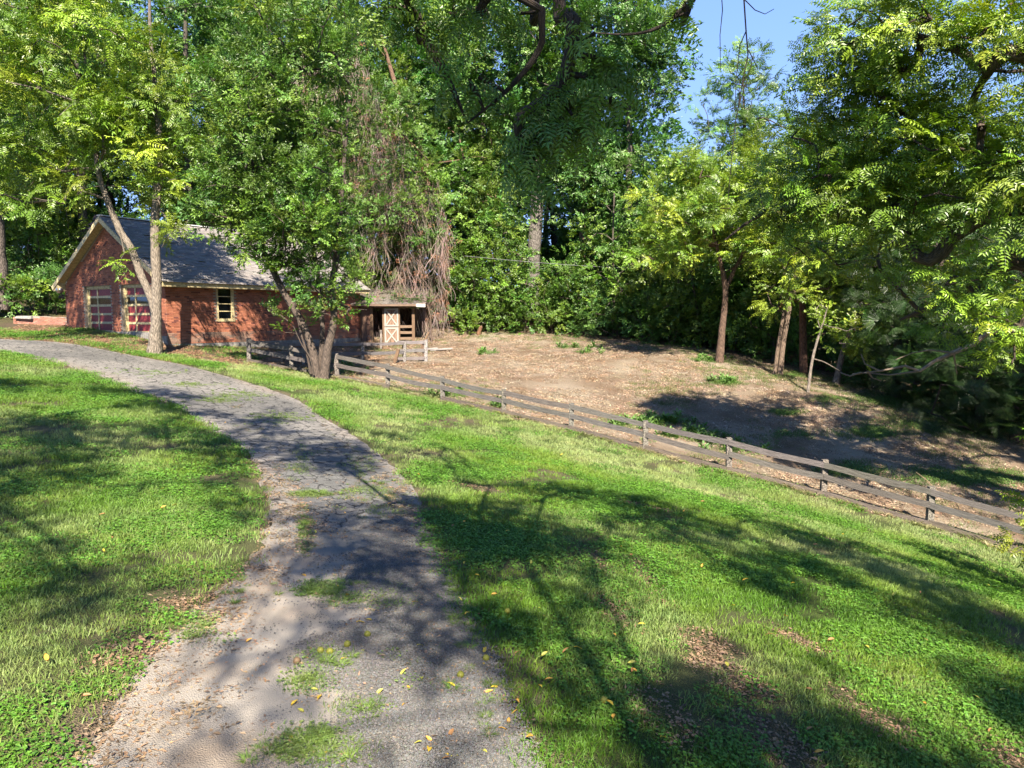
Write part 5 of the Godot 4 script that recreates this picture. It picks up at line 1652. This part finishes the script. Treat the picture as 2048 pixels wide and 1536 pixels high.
	# shrubs along the edge of the wood: [u, v of the foot, depth, half width, half height, label]
	var sh := [[945, 660, 41.5, 1.3, 2.0, "shrub at the foot of the vine-draped tree", 0], [990, 662, 42.0, 1.9, 3.2, "broad bright shrub at the middle of the wood's edge", 0], [1050, 660, 42.0, 1.6, 2.3, "leafy shrub before the thick grey trunk", 0], [1110, 668, 41.5, 1.6, 1.8, "low arching shrub right of the grey trunk", 0], [1170, 672, 41.0, 1.5, 1.5, "shrub below the vine-wrapped trunk", 1], [1230, 675, 40.0, 1.4, 1.4, "dark shrub in the hollow of the wood's edge", 1],
		[1290, 680, 39.0, 1.2, 1.0, "low shrub with dry brush left of the forked tree", 1], [1345, 680, 38.5, 1.2, 1.3, "bright shrub just left of the forked paddock tree", 0], [1395, 682, 38.0, 1.2, 1.2, "shrub behind the forked paddock tree", 0], [1490, 690, 37.0, 1.4, 1.5, "glossy shrub between the forked tree and the twin trunks", 0], [1535, 700, 36.0, 1.1, 1.2, "shrub behind the twin trunks", 1], [1600, 715, 34.5, 1.2, 1.3, "shrub right behind the bare sapling", 1], [1650, 725, 34.0, 1.2, 1.2, "shady shrub beside the leaning grey trunk", 1],
		[60, 628, 38.0, 1.6, 1.0, "shrub left of the low brick wall", 0], [15, 632, 37.5, 1.7, 1.1, "low shrub at the left edge above the drive", 1], [110, 620, 38.5, 1.3, 1.2, "dry leafy shrub between low wall and garage corner", 1], [95, 585, 41.0, 1.6, 2.4, "sunlit shrub beside the garage corner", 0], [10, 600, 42.0, 2.0, 2.2, "shrub at the left edge behind the drive", 1], [900, 640, 43.5, 1.3, 1.6, "small shrub behind the stable", 1], [760, 590, 43.0, 1.4, 1.2, "leafy shrub hanging over the stable roof", 0], [1740, 760, 31.0, 1.2, 1.0, "low shrub in deep shade right of the leaning trunk", 1]]
	for q in sh:
		var at := W(q[0], q[1], q[2])
		at.y = h(at.x, at.z)
		var hh: float = q[4]
		bush("wood_edge_shrub", q[5], "shrubs along the edge of the wood", at, Vector3(q[3], hh, q[3] * 0.8), {"leaf": "broad" if q[6] == 0 else "small", "leaf2": "lance", "cols": FRESH if q[6] == 0 else DEEP, "n": int(9 + q[3] * hh * 5.0), "cr": 0.6, "flat": 0.9, "dens": 30.0, "scale": 1.0})
	var ub := [[-5.0, 9.0, "young tree rising behind the stable roof"], [-1.5, 7.5, "young tree behind the broad bright shrub"], [3.2, 4.5, "young tree between the two bare trunks"], [5.8, 8.5, "young tree right of the vine-wrapped trunk"], [7.5, 7.0, "young tree in the hollow left of the forked paddock tree"], [10.0, 6.0, "young tree behind the low dry brush"], [13.0, 6.5, "young tree behind the glossy shrub"]]
	for q in ub:
		tall("young_tree", q[2], "young trees along the edge of the wood", q[0], WOOD_z(q[0]) - rf(1.0, 2.5), q[1], q[1] * 0.24, 0.08, {"leaf": "small", "leaf2": "broad", "cols": FRESH, "n": 30, "cr": 0.8, "flat": 1.0, "dens": 20.0, "scale": 1.1, "bark": Color(0.16, 0.13, 0.1)}, 0.09)
	for j in 26:
		var x := -46.0 + j * 3.0 + rf(-1, 1)
		var z := WOOD_z(x) - rf(3.0, 8.0)
		if in_garage(x, z): continue
		bush("undergrowth_shrub", "dark undergrowth shrub under the trees of the wood", "undergrowth in the wood", on(x, z), Vector3(2.0, rf(1.2, 2.0), 1.4), {"leaf": "broad", "cols": DEEP, "n": 22, "cr": 0.8, "dens": 22.0, "scale": 1.3})
func WOOD_z(x: float) -> float:
	return in_wood(x, 0.0)
# ---- the vine-draped tree behind the stable
func vines() -> void:
	rng.seed = 171
	var d := 42.5
	var p1 := stem([[884, 640], [886, 560], [880, 460], [850, 330], [800, 200], [760, 60]], d, [0.35, 0.3, 0.28, 0.22, 0.15, 0.06])
	var p2 := stem([[800, 630], [800, 500], [780, 350], [720, 180], [690, 60]], d + 0.6, [0.28, 0.24, 0.2, 0.14, 0.05])
	var c := []
	E(785, 330, 80, 150, d - 2.4, 66, 0.6, c); E(720, 180, 80, 130, d + 0.5, 46, 0.8, c); E(845, 440, 45, 90, d - 2.2, 24, 0.5, c); E(720, 420, 70, 110, d + 0.5, 34, 0.75, c); E(700, 0, 110, 80, d + 1.0, 30, 0.9, c); E(780, 540, 80, 40, d - 0.2, 14, 0.5, c); E(940, 330, 60, 120, d + 2.5, 22, 0.9, c)
	var base := on(p1.p[0].x, p1.p[0].z)
	var t := tree("vine_draped_tree", "tree smothered in hanging brown vines behind the stable", "tree", "", base, [p1, p2], c, {"leaf": "lance", "cols": FRESH, "dens": 40.0, "scale": 1.15, "from": 0.25, "bark": Color(0.22, 0.13, 0.085)})
	# strands: a long hanging stem, bent a little
	var m := MB.new()
	for j in 4:
		var pp := PackedVector3Array()
		var rr := PackedFloat32Array()
		var o := rv() * 0.15
		for i in 8:
			pp.append(o + Vector3(sin(i * 0.9 + j * 2.0) * 0.1, -i * 0.22, cos(i * 1.1 + j) * 0.08)); rr.append(0.0065 * (1.0 - i * 0.08))
		m.tube(pp, rr, 4, Color.WHITE * rf(0.7, 1.2))
	var strand := m.mesh(M.twig)
	var buf := PackedFloat32Array()
	var dead := PackedFloat32Array()
	# the hanging curtain runs along the right flank of the crown, from the top left to the foot
	var path := [[700, 90], [745, 150], [790, 230], [815, 300], [850, 350], [885, 400], [895, 470], [890, 560], [885, 620]]
	for k in 360:
		var f := rng.randf() * (path.size() - 1)
		var i := int(f)
		var u: float = lerpf(path[i][0], path[mini(i + 1, path.size() - 1)][0], f - i)
		var v: float = lerpf(path[i][1], path[mini(i + 1, path.size() - 1)][1], f - i)
		var inside := pow(rng.randf(), 1.4) * 150.0
		var p := W(u - inside + rf(-6, 8), v + rf(-20, 50), d - 2.6 - rng.randf() * 0.8 + inside * 0.004) - base
		var s := rf(0.5, 1.7)
		var a := rng.randf() * TAU
		var x := Vector3(cos(a), rf(-0.2, 0.2), sin(a))
		var y := (Vector3.UP + rv() * 0.4).normalized()
		put(buf, x * s, y * s, x.cross(y) * s, p, jig(Color(0.29, 0.22, 0.185), 0.45))
		if rng.randf() < 0.55:
			put(dead, x, y, x.cross(y), p + rv() * 0.6, jig(Color(0.26, 0.115, 0.06), 0.35))
	for k in 120:    # brown leaves that wrap the foot of the trunk
		var v := rf(450, 640)
		var p := W(886 + rf(-16, 16), v, d - 0.35 + rf(-0.2, 0.2)) - base
		var x := rv().normalized()
		put(dead, x, Vector3.UP, x.cross(Vector3.UP).normalized(), p, jig(Color(0.27, 0.125, 0.06), 0.35))
	for k in 70:    # stems over the wall of leaves above the stable
		var p := W(rf(690, 880), rf(440, 590), d - 1.4 + rf(-0.5, 0.4)) - base
		var s := rf(0.5, 1.1)
		var x := rv().normalized()
		var y := (Vector3.UP + rv() * 0.5).normalized()
		put(buf, x * s, y * s, x.cross(y).normalized() * s, p, jig(Color(0.42, 0.33, 0.25), 0.3))
	tag(copies("vine_stems", t, strand, buf), "", "", "", "stuff")
	tag(copies("dead_leaves", t, SPRAY.brown[0], dead), "", "", "", "stuff")
	# a clump of dead brown vine on a trunk at the right
	var v2 := thing("dead_vine", "rust-brown dead vine clump hanging among the right-hand trees", "vine", W(1605, 600, 32.5))
	var b2 := PackedFloat32Array()
	for k in 90:
		var p := W(1603 + rng.randfn(0, 17), rf(470, 600), 32.5 + rf(-0.4, 0.4)) - v2.position
		var x := rv().normalized()
		put(b2, x, Vector3.UP, x.cross(Vector3.UP).normalized(), p, jig(Color(0.3, 0.13, 0.06), 0.3))
	tag(copies("dead_leaves", v2, SPRAY.brown[1], b2), "", "", "", "stuff")
	m = MB.new()
	m.tube(PackedVector3Array([Vector3(0.1, -4.2, 0.3), Vector3(0.0, -1.5, 0.2), Vector3(-0.1, 1.0, 0.1), Vector3(-0.2, 3.0, 0)]), PackedFloat32Array([0.22, 0.17, 0.14, 0.08]), 8, Color(0.17, 0.09, 0.06))
	part("stem", v2, m.mesh(M.bark))
	# creeper on the stable roof
	var cr := thing("creeper", "green creeper sprawling over the stable roof", "creeper", Vector3(-5.9, 3.6, -39.6))
	var cb2 := PackedFloat32Array()
	for k in 90:
		var q := Vector3(rf(-1.3, 1.5), 0, rf(-1.6, 0.95))
		q.y = 0.12 - q.z * 0.28 + rf(0.0, 0.25)
		if q.z > 0.75: q.y -= rf(0.1, 0.5)
		var x := (rv() * Vector3(1, 0.3, 1)).normalized()
		put(cb2, x * 0.8, Vector3.UP * 0.8, x.cross(Vector3.UP).normalized() * 0.8, q, jig(Color(0.10, 0.2, 0.05), 0.35))
	tag(copies("leaves", cr, SPRAY.small[1], cb2), "", "", "", "stuff")
	m = MB.new()
	m.tube(PackedVector3Array([Vector3(1.5, -2.3, 0.6), Vector3(1.45, -0.8, 0.7), Vector3(1.2, 0.1, 0.6), Vector3(0.3, 0.25, -0.1), Vector3(-0.8, 0.5, -0.9)]), PackedFloat32Array([0.05, 0.04, 0.035, 0.025, 0.01]), 6, Color(0.2, 0.14, 0.1))
	part("stem", cr, m.mesh(M.bark))
	# the cable that crosses before the wood
	var cb := thing("cable", "thin dark cable slung across before the wood", "cable", W(930, 512, 40.0))
	m = MB.new()
	var pp := PackedVector3Array()
	var rr := PackedFloat32Array()
	for i in 13:
		pp.append(W(930 + i * 36.0, 512 + 26.0 * sin(PI * 0.5 * i / 12.0), 40.0) - cb.position); rr.append(0.012)
	m.tube(pp, rr, 5, Color(0.15, 0.15, 0.15))
	part("wire", cb, m.mesh(M.twig))
func small_things() -> void:
	rng.seed = 191
	# walnuts in their green husks and rotten black ones on the drive
	var nuts := [[695, 1297, "green walnut by the grass tuft in the middle of the drive"], [735, 1277, "green walnut highest up the near gravel"], [972, 1325, "green walnut at the right edge of the gravel"], [921, 1359, "green walnut beside a curled yellow leaf on the gravel"], [641, 1310, "pale walnut in the left of the grass tuft"], [660, 1312, "pale walnut half hidden in the grass tuft"], [594, 1331, "brown walnut left of the grass tuft"], [851, 1028, "yellow walnut on the right verge up the drive"], [1208, 1410, "yellow walnut lying in the right lawn"], [1015, 1230, "green walnut in the grass right of the gravel"]]
	for q in nuts:
		var p := G(q[0], q[1])
		var t := thing("walnut", q[2], "walnut", p, "fallen walnuts")
		var m := MB.new()
		lathe(m, [[0.0, 0.058], [0.016, 0.055], [0.027, 0.042], [0.03, 0.028], [0.026, 0.012], [0.014, 0.002], [0.0, -0.002]], 12, 0.05)
		for i in m.c.size(): m.c[i] = Color(0.22, 0.22, 0.03) if q[0] != 594 else Color(0.2, 0.13, 0.07)
		part("husk", t, m.mesh(M.husk), Vector3(0, 0.012, 0))
	for q in [[790, 1108, "black husk topmost on the right of the drive"], [808, 1113, "black husk by the edge of the asphalt patch"], [800, 1125, "large split black husk near the asphalt edge"], [832, 1107, "black husk nearest the right verge"], [830, 1196, "opened black husk on the dark gravel"], [862, 1195, "brown husk right of the opened husk"], [853, 1222, "hollow husk lying alone on the gravel"], [762, 1247, "black husk in the sunlit gravel"], [490, 1239, "black husk in the pale dirt on the left"], [640, 1382, "black husk below the grass tuft"], [552, 1206, "crushed husk in the pale dirt"], [958, 1370, "dark husk at the right edge of the drive"]]:
		var p := G(q[0], q[1])
		var t := thing("rotten_husk", q[2], "husk", p, "rotten walnut husks")
		var m := MB.new()
		for k in 3:
			lathe_at(m, Vector3(rf(-0.03, 0.03), 0.006, rf(-0.02, 0.02)), rf(0.016, 0.028), Color(0.025, 0.018, 0.014) if k else Color(0.12, 0.1, 0.03))
		part("shell", t, m.mesh(M.husk))
	# yellow leaves
	var lm := MB.new()
	for s in [-1.0, 1.0]:
		var pv := Vector3(0, 0.004, 0)
		for i in 6:
			var t := (i + 1) / 6.0
			var c := Vector3(t * 0.1, 0.004 + 0.018 * sin(t * 2.4), 0)
			var w := sin(PI * pow(t, 0.8)) * 0.02
			var w0 := sin(PI * pow(i / 6.0, 0.8)) * 0.02
			lm.quad(pv, pv + Vector3(0, 0.007, s * w0), c + Vector3(0, 0.007, s * w), c)
			pv = c
	var cols := [Color(0.62, 0.42, 0.03), Color(0.55, 0.3, 0.04), Color(0.45, 0.42, 0.06), Color(0.3, 0.15, 0.05)]
	var made := 0
	while made < 150:
		var u := rf(20, 2030) if made % 3 else 900.0 + rng.randfn(0, 1) * 90.0
		var v := 820.0 + 716.0 * pow(rng.randf(), 0.75)
		var p := G(u, v)
		if beyond_fence(p.x, p.z) > -1.0: continue
		var dd := drive_d(p.x, p.z)
		var where := "drive" if dd < 0.0 else "left" if u < 700 else "right"
		if where == "left" and rng.randf() < 0.55: continue
		var lab: String = {"drive": "fallen yellow leaf lying on the drive", "left": "fallen yellow leaf lying on the left lawn", "right": "fallen yellow leaf lying on the right lawn"}[where]
		var t := thing("fallen_leaf", lab, "leaf", p + Vector3(0, 0.015 if dd < 0.0 else 0.055, 0), "fallen yellow leaves on the " + where)
		var mm := lm.mesh(M.leaf_fallen[rng.randi() % 4])
		var o := part("leaf", t, mm)
		o.rotation = Vector3(rf(-0.4, 0.4), rng.randf() * TAU, rf(-0.4, 0.4))
		o.scale = Vector3.ONE * rf(0.5, 0.9)
		made += 1
	# sticks
	for q in [[[1832, 945], [1850, 958], [1870, 978], [1886, 992], "pale dead stick standing behind the fence post"], [[1888, 1003], [1910, 1003], [1918, 1018], [1930, 1030], "crooked stick lying behind the lower fence boards"], [[2014, 985], [2020, 992], [2016, 1004], [2022, 1016], "curled pale twig standing in the paddock grass at the right edge"], [[845, 1122], [862, 1115], [880, 1108], [884, 1106], "brown stick lying on the right verge of the drive"]]:
		var a := G(q[3][0], q[3][1])
		var t := thing("stick", q[4], "stick", a)
		var pp := PackedVector3Array()
		var rr := PackedFloat32Array()
		for i in 4:
			pp.append(W(q[3 - i][0], q[3 - i][1], -a.z + i * 0.02) - a + Vector3(0, 0.01, 0)); rr.append(0.02 - i * 0.004)
		var m := MB.new()
		m.tube(pp, rr, 6, Color(0.45, 0.33, 0.2))
		part("wood", t, m.mesh(M.bark))
func lathe_at(m: MB, at: Vector3, r: float, col: Color) -> void:
	var k := m.v.size()
	lathe(m, [[0.0, r * 0.7], [r * 0.6, r * 0.55], [r, 0.0], [r * 0.8, -r * 0.3], [0.0, -r * 0.4]], 8, 0.25)
	for i in range(k, m.v.size()):
		m.v[i] += at
		m.c[i] = col
